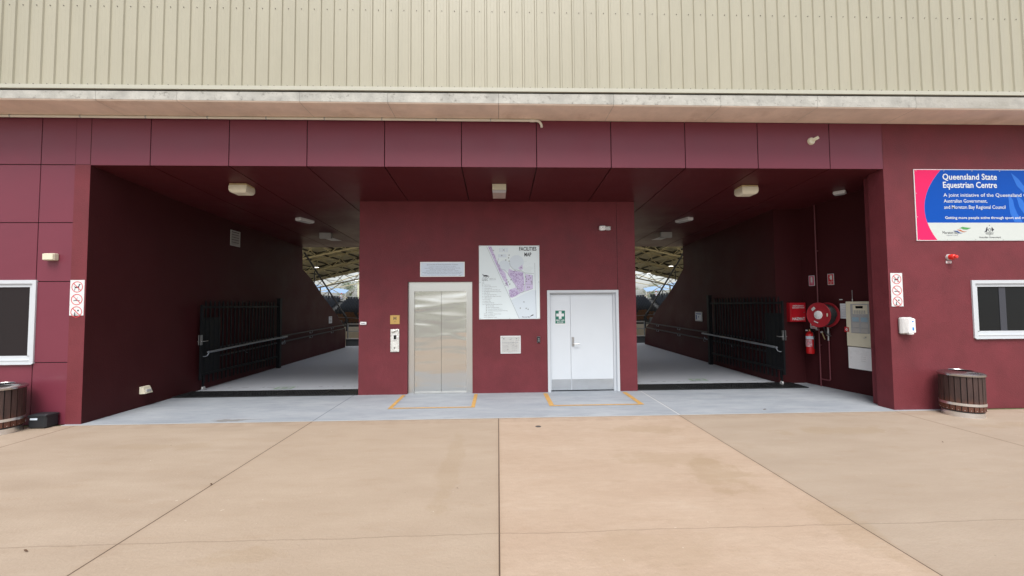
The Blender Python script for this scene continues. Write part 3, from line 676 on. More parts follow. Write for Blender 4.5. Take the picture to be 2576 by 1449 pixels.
MB().bbox(-.15, .12, -.09, .10, .003, .215, .02).build('body', 'blackpl', r); MB().bbox(-.152, .122, -.093, .103, .175, .205, .004).build('lid', 'blackpl', r)
MB().rect(-.11, .0, .135, .165, -.0945).build('sticker', 'notice', r)

# ------------------------------------------------------------------ things on the central block
def T0(name, label, cat, x, z, group=None): return root(name, label, cat, (x, BY, z), 0, group)
r = T0('notice_board', 'white notice with small grey writing above the lift doors', 'notice', -1.641, 2.459)
MB().bbox(0, .939, -.012, 0, 0, .316, .002).build('frame', 'plwhite', r); MB().rect(.018, .921, .016, .300, -.0126).build('notice_sheet', 'notice', r)
m = MB(); y = -.0135
m.text('Queensland State Equestrian Centre', .47, .245, .026, y, .66, 'c')
m.build('lettering', 'inkgrey', r); m = MB()
for i, (s_, w_) in enumerate((('LICENSEE: MORETON BAY REGIONAL COUNCIL', .57), ('MAIN PREMISES: QUEENSLAND STATE EQUESTRIAN CENTRE', .75), ('PRINCIPAL ACTIVITY: EQUESTRIAN EVENTS', .53),
        ('TRADING HOURS: 10.00AM - 12.00AM MONDAY - SUNDAY', .69), ("excluding Christmas Day, New Year's Eve, Good Friday and Anzac Day,", .84), ('the trading hours of which are prescribed in the Liquor Act 1992', .76))):
    m.text(s_, .47, .203 - i * .0285, .015, y, w_, 'c')
m.text('Please be mindful of others as you leave', .05, .028, .009, y, .72)
m.build('lettering', 'inkgrey', r)
MB().flat([(.80, .026), (.86, .030), (.91, .045), (.88, .035), (.85, .022)], y).build('signature_mark', 'inkgrey', r)
# facilities map
r = T0('facilities_map', 'white facilities map board of the grounds between the lift and the door', 'map', -.400, 1.55)
W_, H_ = 1.292, 1.57
MB().bbox(0, W_, -.010, 0, 0, H_, .002).build('sign_board', 'signwhite', r); MB().rect(.012, W_ - .012, .012, H_ - .012, -.0106).build('map_sheet', 'mapbg', r)
def mx(px): return (px - 30) / 1080 * W_
def mz(pz): return H_ - (pz - 68) / 1310 * H_
m = MB(); y = -.0112
m.disc(mx(700), mz(370), .155, y, 36); m.disc(mx(480), mz(430), .12, y, 30)
for k in range(4): m.rect(mx(390 + k * 42), mx(418 + k * 42), mz(185), mz(110), y)
m.rect(mx(370), mx(520), mz(280), mz(225), y); m.flat([(mx(600), mz(1040)), (mx(980), mz(860)), (mx(1050), mz(870)), (mx(1050), mz(1370)), (mx(740), mz(1370))], y)
m.build('map_area', 'paleb', r)
m = MB(); y = -.0116
m.flat([(mx(560), mz(480)), (mx(640), mz(520)), (mx(800), mz(545)), (mx(830), mz(640)), (mx(840), mz(870)), (mx(770), mz(910)), (mx(640), mz(720)), (mx(545), mz(590))], y)
m.flat([(mx(555), mz(860)), (mx(680), mz(820)), (mx(770), mz(915)), (mx(620), mz(1000)), (mx(590), mz(990))], y)
m.flat([(mx(190), mz(85)), (mx(250), mz(85)), (mx(345), mz(330)), (mx(420), mz(480)), (mx(500), mz(560)), (mx(560), mz(830)), (mx(400), mz(560))], y)
m.flat([(mx(860), mz(580)), (mx(985), mz(600)), (mx(990), mz(840)), (mx(850), mz(880))], y); m.flat([(mx(730), mz(470)), (mx(800), mz(410)), (mx(815), mz(490)), (mx(760), mz(510))], y)
m.build('map_area', 'lilac', r)
m = MB(); y = -.0121
for k in range(520):
    a_, b_ = random.random(), random.random()
    if k < 300: px, pz = 580 + 240 * a_, 520 + 350 * b_; ok = px > 560 + (pz - 520) * .42
    elif k < 420: px, pz = 570 + 180 * a_, 850 + 140 * b_; ok = px < 620 + (pz - 850) * 1.1 + 60 and pz < 1000 - (px - 590) * .35
    else: pz = 90 + 700 * b_; px = 200 + (pz - 90) * .44 + 50 * a_; ok = True
    if not ok: continue
    t_ = random.uniform(0, math.pi); l_ = random.uniform(.006, .015); X_, Z_ = mx(px), mz(pz)
    m.seg(X_ - l_ * math.cos(t_), Z_ - l_ * math.sin(t_), X_ + l_ * math.cos(t_), Z_ + l_ * math.sin(t_), .005, y)
m.build('map_symbols', 'lilac2', r)
m = MB()
for pl in ([(170, 85), (740, 1370)], [(380, 300), (362, 360), (368, 420), (400, 480), (480, 500), (540, 560), (660, 760), (770, 912), (830, 885), (850, 760), (850, 560), (1010, 572)],
           [(575, 370), (585, 430), (640, 490), (720, 510), (790, 520), (850, 560)], [(1025, 380), (1030, 820), (1045, 1360)], [(770, 912), (990, 840)], [(865, 760), (980, 765), (985, 600)]):
    for (x0, z0), (x1, z1) in zip(pl, pl[1:]): m.seg(mx(x0), mz(z0), mx(x1), mz(z1), .005, -.0125)
m.build('map_roads', 'inkgrey', r)
m = MB()
for px, pz in ((472, 147), (437, 247), (568, 240), (558, 288), (508, 328), (568, 347), (780, 462), (672, 520), (526, 680), (550, 717), (575, 757), (512, 740), (525, 766), (598, 680), (825, 766), (896, 812), (926, 814), (914, 674), (925, 608), (862, 630), (945, 650), (960, 710), (872, 710), (966, 738), (876, 668), (825, 1075), (760, 1184), (865, 1188), (899, 1205), (288, 157)):
    m.ring(mx(px), mz(pz), .007, .0125, -.013, 12)
m.build('map_markers', 'ink', r)
m = MB(); y = -.0135
m.text('FACILITIES', mx(903), mz(160), .078, y, .37, 'c', .02); m.text('MAP', mx(903), mz(262), .080, y, .15, 'c', .02)
m.text('QSEC', mx(85), mz(697), .052, y, .128, bold=-.01)
hx, hz = mx(150), mz(610)                                        # running horse mark
m.flat([(hx - .05, hz + .012), (hx - .02, hz + .022), (hx + .03, hz + .018), (hx + .05, hz + .0), (hx + .03, hz - .012), (hx - .03, hz - .010)], y)
m.seg(hx - .045, hz + .01, hx - .065, hz + .035, .016, y); m.seg(hx + .045, hz + .008, hx + .075, hz - .02, .008, y)
for dx, ex in ((-.04, -.06), (-.025, -.005), (.025, .01), (.04, .06)): m.seg(hx + dx, hz - .005, hx + ex, hz - .04, .007, y)
m.text('Moreton Bay', mx(792), mz(1350), .026, y, .165)
for k in range(5): m.seg(mx(930 + k * 10), mz(1335 - k * 4), mx(975 + k * 6), mz(1300 + k), .006, y)
m.build('lettering', 'ink', r)
m = MB(); m.text('QUEENSLAND STATE', mx(212), mz(662), .010, y, .14); m.text('EQUESTRIAN CENTRE', mx(212), mz(682), .010, y, .14); m.text('KEY', mx(88), mz(742), .014, y, .045)
key = ['Main Arena', 'Meeting Rooms (1 & 2)', 'Licensed Bars', 'Main Warm-Up Area (Fenced)', 'Dressage Sand Warm-Up Arena', 'Day Yards', 'Dressage Sand Arenas', 'Dressage Grass Warm-Up Area', 'QSEC Stables', 'Wash Bays', 'Manure Bay', 'Bedding Disposal', 'Caboolture Showgrounds Access']
kw = [108, 220, 130, 275, 298, 95, 215, 295, 128, 105, 112, 170, 315]
for i, (s_, w_) in enumerate(zip(key, kw)):
    pz = 777 + i * 28.5; m.text(str(i + 1), mx(92), mz(pz), .013, y, .012 if i < 9 else .022); m.text(s_, mx(126), mz(pz), .013, y, w_ / 1080 * W_)
for i, (s_, w_) in enumerate((('Car Parking', 108), ('Main Arena Entrance', 200), ('Main Arena Horse Entrance', 260), ('Camping Area & Competitor Parking', 348), ('Amenities', 95), ('Competitor Access Track', 235), ('Service Road', 122), ('Pedestrian Track', 158))):
    pz = 1146 + i * 28.5; m.text(s_, mx(182), mz(pz), .013, y, w_ / 1080 * W_)
    if i < 5: m.ring(mx(158), mz(pz - 7), .003, .008, y, 10)
    else: m.seg(mx(115), mz(pz - 7), mx(172), mz(pz - 7), .004, y)
m.build('lettering', 'ink', r)
m = MB()
for x in (.022, W_ / 2, W_ - .022):
    for z in (.02, H_ / 2, H_ - .02):
        if x != W_ / 2 or z < .1: m.cyl((x, -.016, z), (x, -.010, z), .006, 8)
m.build('fixing_screws', 'screw', r)
# silver plaque, lift signs, call panel, intercoms, emergency light
r = T0('plaque', 'square silver commemorative plaque under the facilities map', 'plaque', .049, .826)
MB().bbox(0, .427, -.012, 0, 0, .373, .002).build('frame', 'signwhite', r); MB().rect(.02, .407, .018, .355, -.0126).build('plate', mat('plaque_silver', (.56, .58, .58), .3, metal=.4, var=.03), r)
m = MB(); y = -.0135; m.text('Queensland State Equestrian Centre', .205, .222, .014, y, .33, 'c', .02); m.text('Redevelopment', .21, .195, .009, y, .11, 'c')
for i, z in enumerate((.165, .147, .129, .095, .060)):
    m.text('Premier of Queensland', .11, z, .008, y, .13 - .02 * (i % 2), 'c'); m.text('Mayor Regional Council', .30, z, .008, y, .11, 'c')
m.text('September 2012', .205, .025, .009, y, .10, 'c'); m.disc(.07, .312, .013, y, 12); m.flat([(.17, .298), (.22, .305), (.25, .32), (.24, .305), (.22, .295)], y); m.disc(.34, .315, .011, y, 12)
m.build('lettering', 'inkgrey', r)
r = T0('lift_sign', 'small square tan lift sign above the crumpled call panel', 'sign', -2.262, 1.468)
MB().bbox(0, .195, -.006, 0, 0, .185, .001).build('sign_plate', 'gold', r)
m = MB(); m.ring(.0975, .115, .001, .001, -.0068, 4); m.rect(.068, .078, .085, .155, -.007).rect(.118, .128, .085, .155, -.007)
for k in range(3): m.disc(.088 + k * .010, .143, .004, -.007, 8); m.rect(.085 + k * .010, .092 + k * .010, .10, .136, -.007)
m.text('Lift', .0975, .042, .018, -.007, .035, 'c'); m.build('pictogram', 'ink', r)
r = T0('lift_call_panel', 'tall lift call panel wrapped in crumpled silver film, left of the lift', 'panel', -2.250, .889)
m = MB(); nx, nz_ = 8, 24; gv = []
for j_ in range(nz_ + 1):
    for i_ in range(nx + 1):
        e = i_ in (0, nx) or j_ in (0, nz_)
        gv.append((.18 * i_ / nx + (random.uniform(-.003, .003) if e else 0), -.02 if e else -.026 - random.uniform(0, .012), .475 * j_ / nz_ + (random.uniform(-.003, .003) if e else 0)))
m.add(gv, [(j_ * (nx + 1) + i_, j_ * (nx + 1) + i_ + 1, (j_ + 1) * (nx + 1) + i_ + 1, (j_ + 1) * (nx + 1) + i_) for j_ in range(nz_) for i_ in range(nx)], True)
m.build('film_cover', 'crumple', r); MB().bbox(.002, .178, -.019, 0, .002, .473, .001).build('back_plate', 'galv', r)
MB().bbox(.055, .135, -.048, -.02, .245, .375, .003).build('display_frame', 'plwhite', r); MB().rect(.072, .128, .262, .352, -.049).build('display', 'lcd', r)
MB().cyl((.09, -.046, .085), (.09, -.02, .085), .013, 12).build('call_button', 'screw', r)
MB().tube([(.03, -.044, .415), (.06, -.046, .405), (.09, -.046, .42), (.11, -.046, .448), (.155, -.046, .450)], .005, 8).build('fold_mark', 'screw', r)
r = T0('door_intercom', 'narrow dark intercom on the wall left of the white door', 'intercom', .828, 1.050)
MB().bbox(0, .06, -.03, 0, 0, .125, .006).build('body', 'blackpl', r); MB().ring(.03, .04, .010, .014, -.031, 16).ring(.03, .082, .010, .014, -.031, 16).build('button_ring', 'plgrey', r)
MB().bbox(-.004, .064, -.012, 0, -.004, .129, .003).build('surround', 'galv', r)
r = T0('door_bell_box', 'tiny white call box near the left edge of the central wall', 'box', -2.885, 1.458)
MB().bbox(0, .135, -.03, 0, 0, .065, .010).build('case', 'plwhite', r); MB().rect(.03, .11, .022, .036, -.0312).build('label_strip', 'inkgrey', r)
r = T0('emergency_light', 'small white twin emergency light box high right on the central wall', 'light', 2.184, 3.440)
MB().bbox(0, .135, -.085, 0, 0, .098, .016).build('lamp_head', 'plwhite', r); MB().bbox(.136, .255, -.04, 0, .004, .09, .012).build('battery_case', 'plgrey', r)
MB().cyl((.055, -.089, .05), (.055, -.084, .05), .006, 10).cyl((.085, -.089, .05), (.085, -.084, .05), .006, 10).build('sensor_eye', 'lcd', r)
MB().lathe([(.0, -.012), (.008, -.010), (.012, 0)], c=(.05, -.05, 0), n=12).build('drip_tip', 'plwhite', r)
# first aid sticker belongs to nothing: a sign stuck on the door
r = root('first_aid_sign', 'green and white FIRST AID ROOM sticker on the narrow door leaf', 'sign', (1.215, BY + .054, 1.418))
MB().bbox(0, .232, -.002, 0, 0, .315, .0005).build('sign_board', 'signwhite', r); MB().rect(.012, .222, .028, .305, -.0026).build('green_field', 'green', r)
m = MB(); y = -.0032; m.rect(.087, .147, .128, .292, y).rect(.035, .087, .180, .240, y).rect(.147, .199, .180, .240, y)
m.text('FIRST AID', .117, .082, .032, y, .185, 'c', .02); m.text('ROOM', .117, .040, .032, y, .125, 'c', .02); m.build('lettering', 'signwhite', r)

# ------------------------------------------------------------------ ceiling fixtures
SL = math.atan(.07)
def bulkhead(x, y, label, group):
    r = root('ceiling_light', label, 'light', (x, y, ceil_z(y)), 0, group)
    MB().bbox(-.16, .16, 0, .26, -.035, .0, .008).build('base', 'lightbase', r)
    m = MB(); v = []
    for zz, e in ((-.035, .0), (-.07, .004), (-.12, .002), (-.155, -.012), (-.172, -.04)):
        x1 = .158 + e; v += [(-x1, -.0 - e, zz), (-x1 * .5, -.012 - e, zz), (x1 * .5, -.012 - e, zz), (x1, -e, zz), (x1, .26 + e, zz), (-x1, .26 + e, zz)]
    f = [(k * 6 + i, k * 6 + (i + 1) % 6, k * 6 + 6 + (i + 1) % 6, k * 6 + 6 + i) for k in range(4) for i in range(6)] + [tuple(range(24, 30))]
    m.add(v, [tuple(reversed(q)) for q in f]).build('diffuser', 'lightpl', r)
bulkhead(-4.80, .77, 'bulky cream ceiling light over the left bay', 'cream ceiling lights'); bulkhead(4.895, .77, 'bulky cream ceiling light over the right bay', 'cream ceiling lights')
r = root('ceiling_unit', 'cream ceiling floodlight box in front of the central wall', 'light', (.035, .765, ceil_z(.765)))
MB().add([(-.128, 0, 0), (.132, 0, 0), (.132, .34, -.01), (-.128, .34, -.01), (-.128, 0, -.115), (.132, 0, -.115), (.125, .38, -.175), (-.121, .38, -.175), (.13, .10, -.125), (-.126, .10, -.125)],
      [(0, 1, 5, 4), (0, 3, 2, 1), (3, 7, 6, 2), (0, 4, 9, 7, 3), (1, 2, 6, 8, 5)]).build('housing', 'creambox', r)
MB().add([(-.128, .012, -.116), (.132, .012, -.116), (.130, .13, -.132), (-.126, .13, -.132)], [(0, 3, 2, 1)]).build('control_recess', 'plgrey', r)
MB().add([(-.124, .135, -.133), (.128, .135, -.133), (.124, .378, -.178), (-.120, .378, -.178)], [(0, 3, 2, 1)]).build('diffuser', mat('frosted_lens', (.36, .27, .24), .4, var=.1, vscale=20), r)
def small(x, y, w_, d_, h_, label, mt='plwhite', name='smoke_detector', cat='detector', sk=0):
    r = root(name, label, cat, (x, y, ceil_z(y)), sk)
    MB().bbox(-w_ / 2, w_ / 2, 0, d_, -h_, .0, .008).build('housing', mt, r); MB().bbox(-w_ / 2 + .02, w_ / 2 - .02, .02, d_ - .02, -h_ - .014, -h_ - .001, .004).build('lens', 'plgrey', r)
small(-4.85, 3.08, .17, .42, .07, 'small white fitting on the ceiling of the left passage', name='emergency_spot', cat='light', sk=R(-24))
small(4.84, 3.03, .18, .42, .07, 'small white fitting on the ceiling of the right passage', name='emergency_spot', cat='light', sk=R(24))
def exitbox(x, y, label, s):
    r = root('exit_light', label, 'light', (x, y, ceil_z(y)))
    MB().bbox(-.165, .165, 0, .10, -.165, 0, .006).build('housing', 'greybox', r); MB().add([(-.02 * s - .14, .10, -.12), (-.02 * s + .14, .10, -.12), (.10 * s + .16, .55, -.15), (.10 * s - .14, .55, -.15)], [(0, 3, 2, 1), (0, 1, 2, 3)]).build('reflector', 'plgrey', r)
exitbox(-4.90, 4.74, 'grey box light near the far end of the left passage ceiling', 1); exitbox(4.93, 4.69, 'grey box light near the far end of the right passage ceiling', -1)
small(7.05, 1.04, .16, .2, .06, 'small white fitting in the ceiling corner above the fire panel', name='corner_camera', cat='camera', sk=R(40))
# left wall fittings
r = root('wall_vent', 'small louvred vent high on the left passage wall', 'vent', (-6.66, 3.42, 3.39), R(90))
f = MB().box(0, .36, -.018, 0, 0, .03).box(0, .36, -.018, 0, .36, .39).box(0, .025, -.018, 0, .03, .36).box(.335, .36, -.018, 0, .03, .36).build('frame', 'greybox', r)
m = MB()
for k in range(5): m.add([(.025, -.003, .05 + k * .064), (.335, -.003, .05 + k * .064), (.335, -.02, .03 + k * .064), (.025, -.02, .03 + k * .064), (.025, -.006, .086 + k * .064), (.335, -.006, .086 + k * .064)], [(3, 2, 1, 0), (3, 2, 5, 4)])
m.build('louvres', 'greybox', r)
r = root('floor_wash_light', 'low cream wall fitting near the floor of the left passage wall', 'light', (-6.66, 1.02, .25), R(90))
m = MB(); m.add([(0, 0, 0), (.20, 0, 0), (.20, 0, .13), (0, 0, .13), (.015, -.09, 0), (.185, -.09, 0), (.17, -.05, .12), (.03, -.05, .12)], [(4, 5, 6, 7), (0, 1, 5, 4), (3, 7, 6, 2), (0, 4, 7, 3), (1, 2, 6, 5)]); m.build('housing', 'lightpl', r)
MB().bbox(.05, .15, -.095, -.06, .03, .075, .004).build('socket', 'plgrey', r)
r = root('wall_notice', 'small pale paper notice at the arena end of the left passage wall', 'notice', (-6.655, 9.25, 1.17), R(90))
MB().rect(0, .30, 0, .27, -.004).build('sheet', 'paper', r); MB().text('RISERS', .15, .19, .03, -.006, .2, 'c') if False else None
m = MB(); [m.rect(.04, .26, .05 + k * .055, .065 + k * .055, -.006) for k in range(4)]; m.build('print', 'ink', r)
r = root('framed_notice', 'framed blue and white notice on the right passage wall above the handrails', 'notice', (6.49, 6.20, 1.28), R(-90))
MB().bbox(0, .44, -.02, 0, 0, .30, .004).build('frame', 'plgrey', r); MB().rect(.03, .41, .03, .27, -.0206).build('sheet', 'paper', r)
m = MB().rect(.05, .12, .05, .20, -.0212).rect(.05, .38, .22, .25, -.0212).rect(.22, .26, .12, .17, -.0212); m.build('print', 'navy', r)

# ------------------------------------------------------------------ handrails on the passage walls
def wall_rails(x, s, y0, y1, label, zs, arms):
    r = root('handrail', label, 'handrail', (x, y0, 0))
    for (za, zb2) in zs:
        MB().tube([(0, 0, za), (0, (y1 - y0) * .5, (za + zb2) / 2), (0, y1 - y0, zb2)], .022, 10).build('rail', 'darkrail', r)
        for yy in arms:
            z = za + (zb2 - za) * (yy - y0) / (y1 - y0)
            MB().tube([(0, yy - y0, z - .02), (0, yy - y0, z - .07), (s * .03, yy - y0, z - .085), (s * .085, yy - y0, z - .07)], .008, 8).cyl((s * .08, yy - y0, z - .07), (s * .09, yy - y0, z - .07), .03, 12).build('bracket', 'rail', r)
wall_rails(-6.57, -1, 2.6, 10.8, 'double grey handrail along the left passage wall', ((.90, 1.046), (.70, .90)), (4.1, 5.9, 7.7, 9.5))
wall_rails(6.42, 1, 2.6, 10.4, 'double grey handrail along the right passage wall', ((.93, 1.035), (.70, .83)), (4.1, 5.6, 7.4, 9.3))

# ------------------------------------------------------------------ gates
def gate(xf, yf, xh, yh, s, label):
    ang = math.atan2(yh - yf, xh - xf); Lg = math.hypot(xh - xf, yh - yf)
    r = root('metal_gate', label, 'gate', (xf, yf, 0), ang, 'black picket gates folded back in the passages')
    f = MB().box(0, .05, -.02, .02, .25, 1.90).box(Lg - .10, Lg - .05, -.02, .02, .25, 1.86)
    f.box(.05, Lg - .1, -.02, .02, 1.83, 1.875).box(.05, Lg - .1, -.02, .02, .34, .39)
    f.build('frame', 'black', r)
    m = MB(); n = 20
    for i in range(n):
        xx = .14 + i * (Lg - .30) / n
        m.box(xx - .014, xx + .014, -.012, .012, .16, 1.96); m.add([(xx - .014, -.012, 1.96), (xx + .014, -.012, 1.96), (xx + .014, .012, 1.96), (xx - .014, .012, 1.96), (xx, 0, 2.02)], [(0, 1, 4), (1, 2, 4), (2, 3, 4), (3, 0, 4)])
    m.build('pickets', 'black', r)
    m = MB().box(.05, .62, -.006, .006, .39, 1.62); m.build('mesh_panel', 'black', r)
    MB().box(Lg - .04, Lg + .06, -.05, .05, .0, 2.08).box(Lg - .05, Lg + .07, -.06, .06, 2.08, 2.095).build('post', 'black', r)
    rl = MB().tube([(.10, -s * .10, .85), (Lg * .5, -s * .10, .895), (Lg + .28, -s * .10, .935)], .024, 12).build('handrail', 'rail', r)
    for xx in (.12, Lg + .15):
        MB().tube([(xx, -s * .10, .83), (xx + (-.02 if xx < 1 else 0), -s * .085, .775), (xx - .03, -s * .04, .755), (xx - .04, 0, .76)], .009, 8).build('bracket', 'rail', rl)
    for yy in (-.024, .024):
        MB().bbox(-.03, .028, yy - .004, yy + .004, 1.02, 1.24, .002).build('lock_plate', 'galv', r)
        MB().tube([(.0, yy, 1.10), (.0, yy * 2.6, 1.10), (.01, yy * 2.9, 1.10), (.13, yy * 2.9, 1.10)], .008, 8).build('handle', 'steelframe', r)
    MB().box(.09, .12, -.015, .015, .09, .34).build('drop_leg', 'black', r)
    MB().lathe([(0, -.018), (.042, -.018), (.048, -.008), (.048, .008), (.042, .018), (0, .018)], c=(.12, 0, .054), ax='y', n=20).build('castor', 'plgrey', r)
gate(-6.55, 2.36, -6.56, 5.52, -1 if False else 1, 'black steel picket gate folded back against the left passage wall')
gate(6.375, 2.02, 6.375, 5.12, -1, 'black steel picket gate folded back beside the red HAZMAT box')

# ------------------------------------------------------------------ fire equipment on the right
r = root('hazmat_cabinet', 'red metal cabinet lettered EMERGENCY INFORMATION HAZMAT beside the right gate', 'cabinet', (6.70, 2.35, 1.415))
MB().bbox(0, .37, -.11, 0, 0, .44, .004).build('case', 'red', r); MB().bbox(.012, .358, -.124, -.11, .012, .428, .003).build('door', 'red', r)
m = MB(); y = -.1255; m.text('EMERGENCY', .185, .352, .032, y, .26, 'c', .02); m.text('INFORMATION', .185, .308, .030, y, .28, 'c', .02); m.text('HAZMAT', .185, .04, .062, y, .29, 'c', .03); m.build('lettering', 'signwhite', r)
MB().cyl((.315, -.134, .215), (.315, -.124, .215), .009, 12).build('lock', 'galv', r)
# service pipes on the slanting wall
r = root('fire_pipe', 'thin maroon water pipe running down behind the hose reel', 'pipe', wb(.34, 0, .03), WB)
MB().tube([(0, 0, .004), (0, 0, 2.2), (0, 0, 4.12)], .0135, 10).build('riser', 'redpipe', r)
MB().tube([(0, 0, .165), (.18, 0, .165), (.207, 0, .18), (.213, 0, .21), (.213, 0, 1.03)], .0135, 10).build('branch', 'redpipe', r)
MB().cyl((-.018, 0, .004), (.018, 0, .004), .001, 6).box(-.03, .03, .01, .03, 3.0, 3.02).box(-.03, .03, .01, .03, .9, .92).build('clip', 'redpipe', r)
r = root('hose_reel', 'red fire hose reel with black hose on the slanting maroon wall', 'hose reel', wb(.60, 1.588), WB)
def plate(y): return MB().lathe([(.055, y - .006), (.245, y - .006), (.262, y - .012), (.268, y), (.262, y + .010), (.245, y + .004), (.055, y + .004), (.055, y - .006)], ax='y', n=56)
plate(-.34).build('side_plate', 'redreel', r); plate(-.10).build('side_plate', 'redreel', r)
MB().cyl((0, -.34, 0), (0, 0, 0), .05, 20).build('axle', 'black', r)
m = MB(); pts = []
for lay, rad in ((0, .175), (1, .196), (2, .216)):
    for k in range(7 * 28):
        t_ = k / 28 * 2 * math.pi; f_ = k / (7 * 28.)
        yy = -.128 - .187 * (f_ if lay % 2 == 0 else 1 - f_); pts.append((rad * math.cos(t_), yy, rad * math.sin(t_)))
m.tube(pts, .0145, 8).build('hose', 'hose', r)
MB().lathe([(0, -.37), (.06, -.368), (.088, -.358), (.092, -.346), (.092, -.34), (0, -.34)], ax='y', n=36).build('hub_cap', 'plwhite', r)
m = MB(Matrix.Rotation(R(35), 4, 'Y')); m.rect(-.190, -.135, -.005, .05, -.3475) if False else None
MB(Matrix.Rotation(R(-38), 4, 'Y')).rect(-.045, .045, .135, .195, -.3525).build('label_plate', 'signgrey', r)
MB().rect(.185, .215, -.03, .04, -.3525).build('label_plate', 'creambox', r)
MB(Matrix.Rotation(R(200), 4, 'Y')).rect(-.055, .045, .15, .172, -.3525).build('label_plate', 'signwhite', r)
MB().tube([(.02, -.30, -.21), (.05, -.26, -.27), (.03, -.22, -.34), (.0, -.16, -.40), (.05, -.12, -.45)], .0135, 8).build('hose_tail', 'hose', r)
r = root('hose_valve', 'grey stop valve and brass nozzle below the hose reel', 'valve', wb(.553, 1.03), WB)
MB().cyl((0, -.04, 0), (0, -.04, .10), .020, 12).cyl((0, -.04, .10), (0, -.04, .15), .036, 12).cyl((0, -.04, .16), (0, -.04, .21), .030, 12).cyl((0, -.04, .21), (0, -.04, .34), .024, 12).build('valve_body', 'galv', r)
MB().cyl((0, -.04, .285), (.09, -.08, .285), .012, 8).cyl((0, -.04, .12), (.07, -.06, .11), .010, 8).build('valve_lever', 'galv', r)
MB().tube([(-.20, -.04, .25), (-.10, -.06, .27), (0, -.04, .30)], .008, 8).build('hose_guide', 'black', r)
MB().cyl((-.09, -.10, .17), (-.03, -.10, .02), .016, 12, .011).build('nozzle', 'brass', r); MB().cyl((-.10, -.10, .19), (-.088, -.10, .165), .026, 12).build('nozzle_collar', 'plgrey', r)
r = root('fire_extinguisher', 'red fire extinguisher hanging below the left red location sign', 'extinguisher', wb(.18, .705), WB)
MB().lathe([(0, 0), (.07, 0), (.082, .02), (.082, .40), (.078, .44), (.055, .475), (.025, .492), (.02, .51), (0, .51)], c=(0, -.10, 0), n=32).build('cylinder', 'redext', r)
MB().lathe([(.0826, .33), (.0826, .395)], c=(0, -.10, 0), n=32).build('white_band', 'notice', r)
m = MB(); 
for k in range(9):
    a0_, a1_ = R(-150 + k * 14), R(-150 + (k + 1) * 14); c_ = lambda a_, z: (.083 * math.cos(a_), -.10 + .083 * math.sin(a_), z)
    m.quad(c_(a0_, .16), c_(a1_, .16), c_(a1_, .32), c_(a0_, .32))
m.build('instruction_label', mat('label_pink', (.62, .22, .26), .4, var=.5, vscale=26, var2=(.75, .75, .76), v2scale=18), r)
MB().cyl((0, -.10, .505), (0, -.10, .545), .02, 12).build('valve', 'brass', r)
MB().box(-.08, .05, -.115, -.085, .545, .558).add([(.02, -.115, .555), (.02, -.085, .555), (.13, -.085, .49), (.13, -.115, .49), (.02, -.115, .567), (.02, -.085, .567), (.13, -.085, .502), (.13, -.115, .502)], [(0, 3, 2, 1), (4, 5, 6, 7), (0, 1, 5, 4), (2, 3, 7, 6), (1, 2, 6, 5), (3, 0, 4, 7)]).build('lever', 'black', r)
MB().cyl((-.06, -.13, .52), (-.03, -.13, .52), .016, 12).build('gauge', 'plwhite', r)
MB().box(-.03, .03, -.02, 0, .38, .50).build('wall_bracket', 'black', r)
MB().tube([(.03, -.10, .52), (.085, -.10, .47), (.10, -.10, .3), (.09, -.10, .12)], .009, 8).build('discharge_hose', 'hose', r)
def loc_sign(s0, z0, w_, h, label, body, kind):
    r = root('location_sign', label, 'sign', wb(s0, z0), WB, 'red fire location signs')
    MB().bbox(0, w_, -.006, 0, 0, h, .001).build('sign_board', 'signwhite', r); MB().rect(.010, w_ - .010, .010, h - .010, -.0066).build('red_field', 'red' if kind else 'pinkred', r)
    m = MB(); y = -.0072
    if kind: m.rect(w_ * .38, w_ * .74, h * .48, h * .85, y).seg(w_ * .25, h * .65, w_ * .38, h * .65, .012, y).seg(w_ * .66, h * .48, w_ * .66, h * .36, .006, y); m.text('FIRE HOSE', w_ / 2, h * .24, .016, y, w_ * .68, 'c', .02); m.text('REEL', w_ / 2, h * .12, .016, y, w_ * .34, 'c', .02)
    else: m.flat([(w_ * .34, h * .32), (w_ * .66, h * .32), (w_ * .66, h * .78), (w_ * .58, h * .86), (w_ * .42, h * .86), (w_ * .34, h * .78)], y); m.text('FIRE', w_ / 2, h * .2, .014, y, w_ * .3, 'c')
    m.build('pictogram', 'signgrey', r)
M['pinkred'] = mat('faded_red', (.52, .10, .17), .4)
loc_sign(.122, 2.235, .138, .232, 'faded pinkish red location sign above the extinguisher', 'FIRE', 0)
loc_sign(.558, 2.235, .136, .240, 'bright red location sign with square reel symbol above the hose reel', 'FIRE HOSE REEL', 1)
r = root('instruction_card', 'small white and red card on the wall behind the hose reel rim', 'sign', wb(.115, 1.262), WB)
MB().bbox(0, .16, -.006, 0, 0, .20, .001).build('card', 'signwhite', r); MB().flat([(.02, .03), (.05, .012), (.11, .012), (.14, .03), (.11, .026), (.05, .026)], -.0068).rect(.03, .12, .06, .10, -.0068).build('print', 'signred', r)
for s0, z0, lb in ((.24, 1.235, 'tiny white label strip under the hose reel'), (.788, 1.905, 'tiny white label strip above the fire panel papers')):
    tag(MB(Matrix.Translation(Vector(wb(s0, z0))) @ Matrix.Rotation(WB, 4, 'Z')).bbox(0, .065, -.004, 0, 0, .017, .001).build('label_strip', 'signwhite'), lb, 'label')
r = root('papers', 'white printed instruction sheet taped left of the fire panel', 'paper', wb(.80, 1.515), WB)
MB().rect(0, .30, 0, .315, -.006).build('sheet', 'paper', r)
m = MB(); [m.rect(.06 if k % 2 else .03, .26 - .04 * (k % 3), .04 + k * .038, .043 + k * .038, -.0068) for k in range(7)]; m.rect(.13, .28, .17, .176, -.0069); m.build('print', 'inkgrey', r)
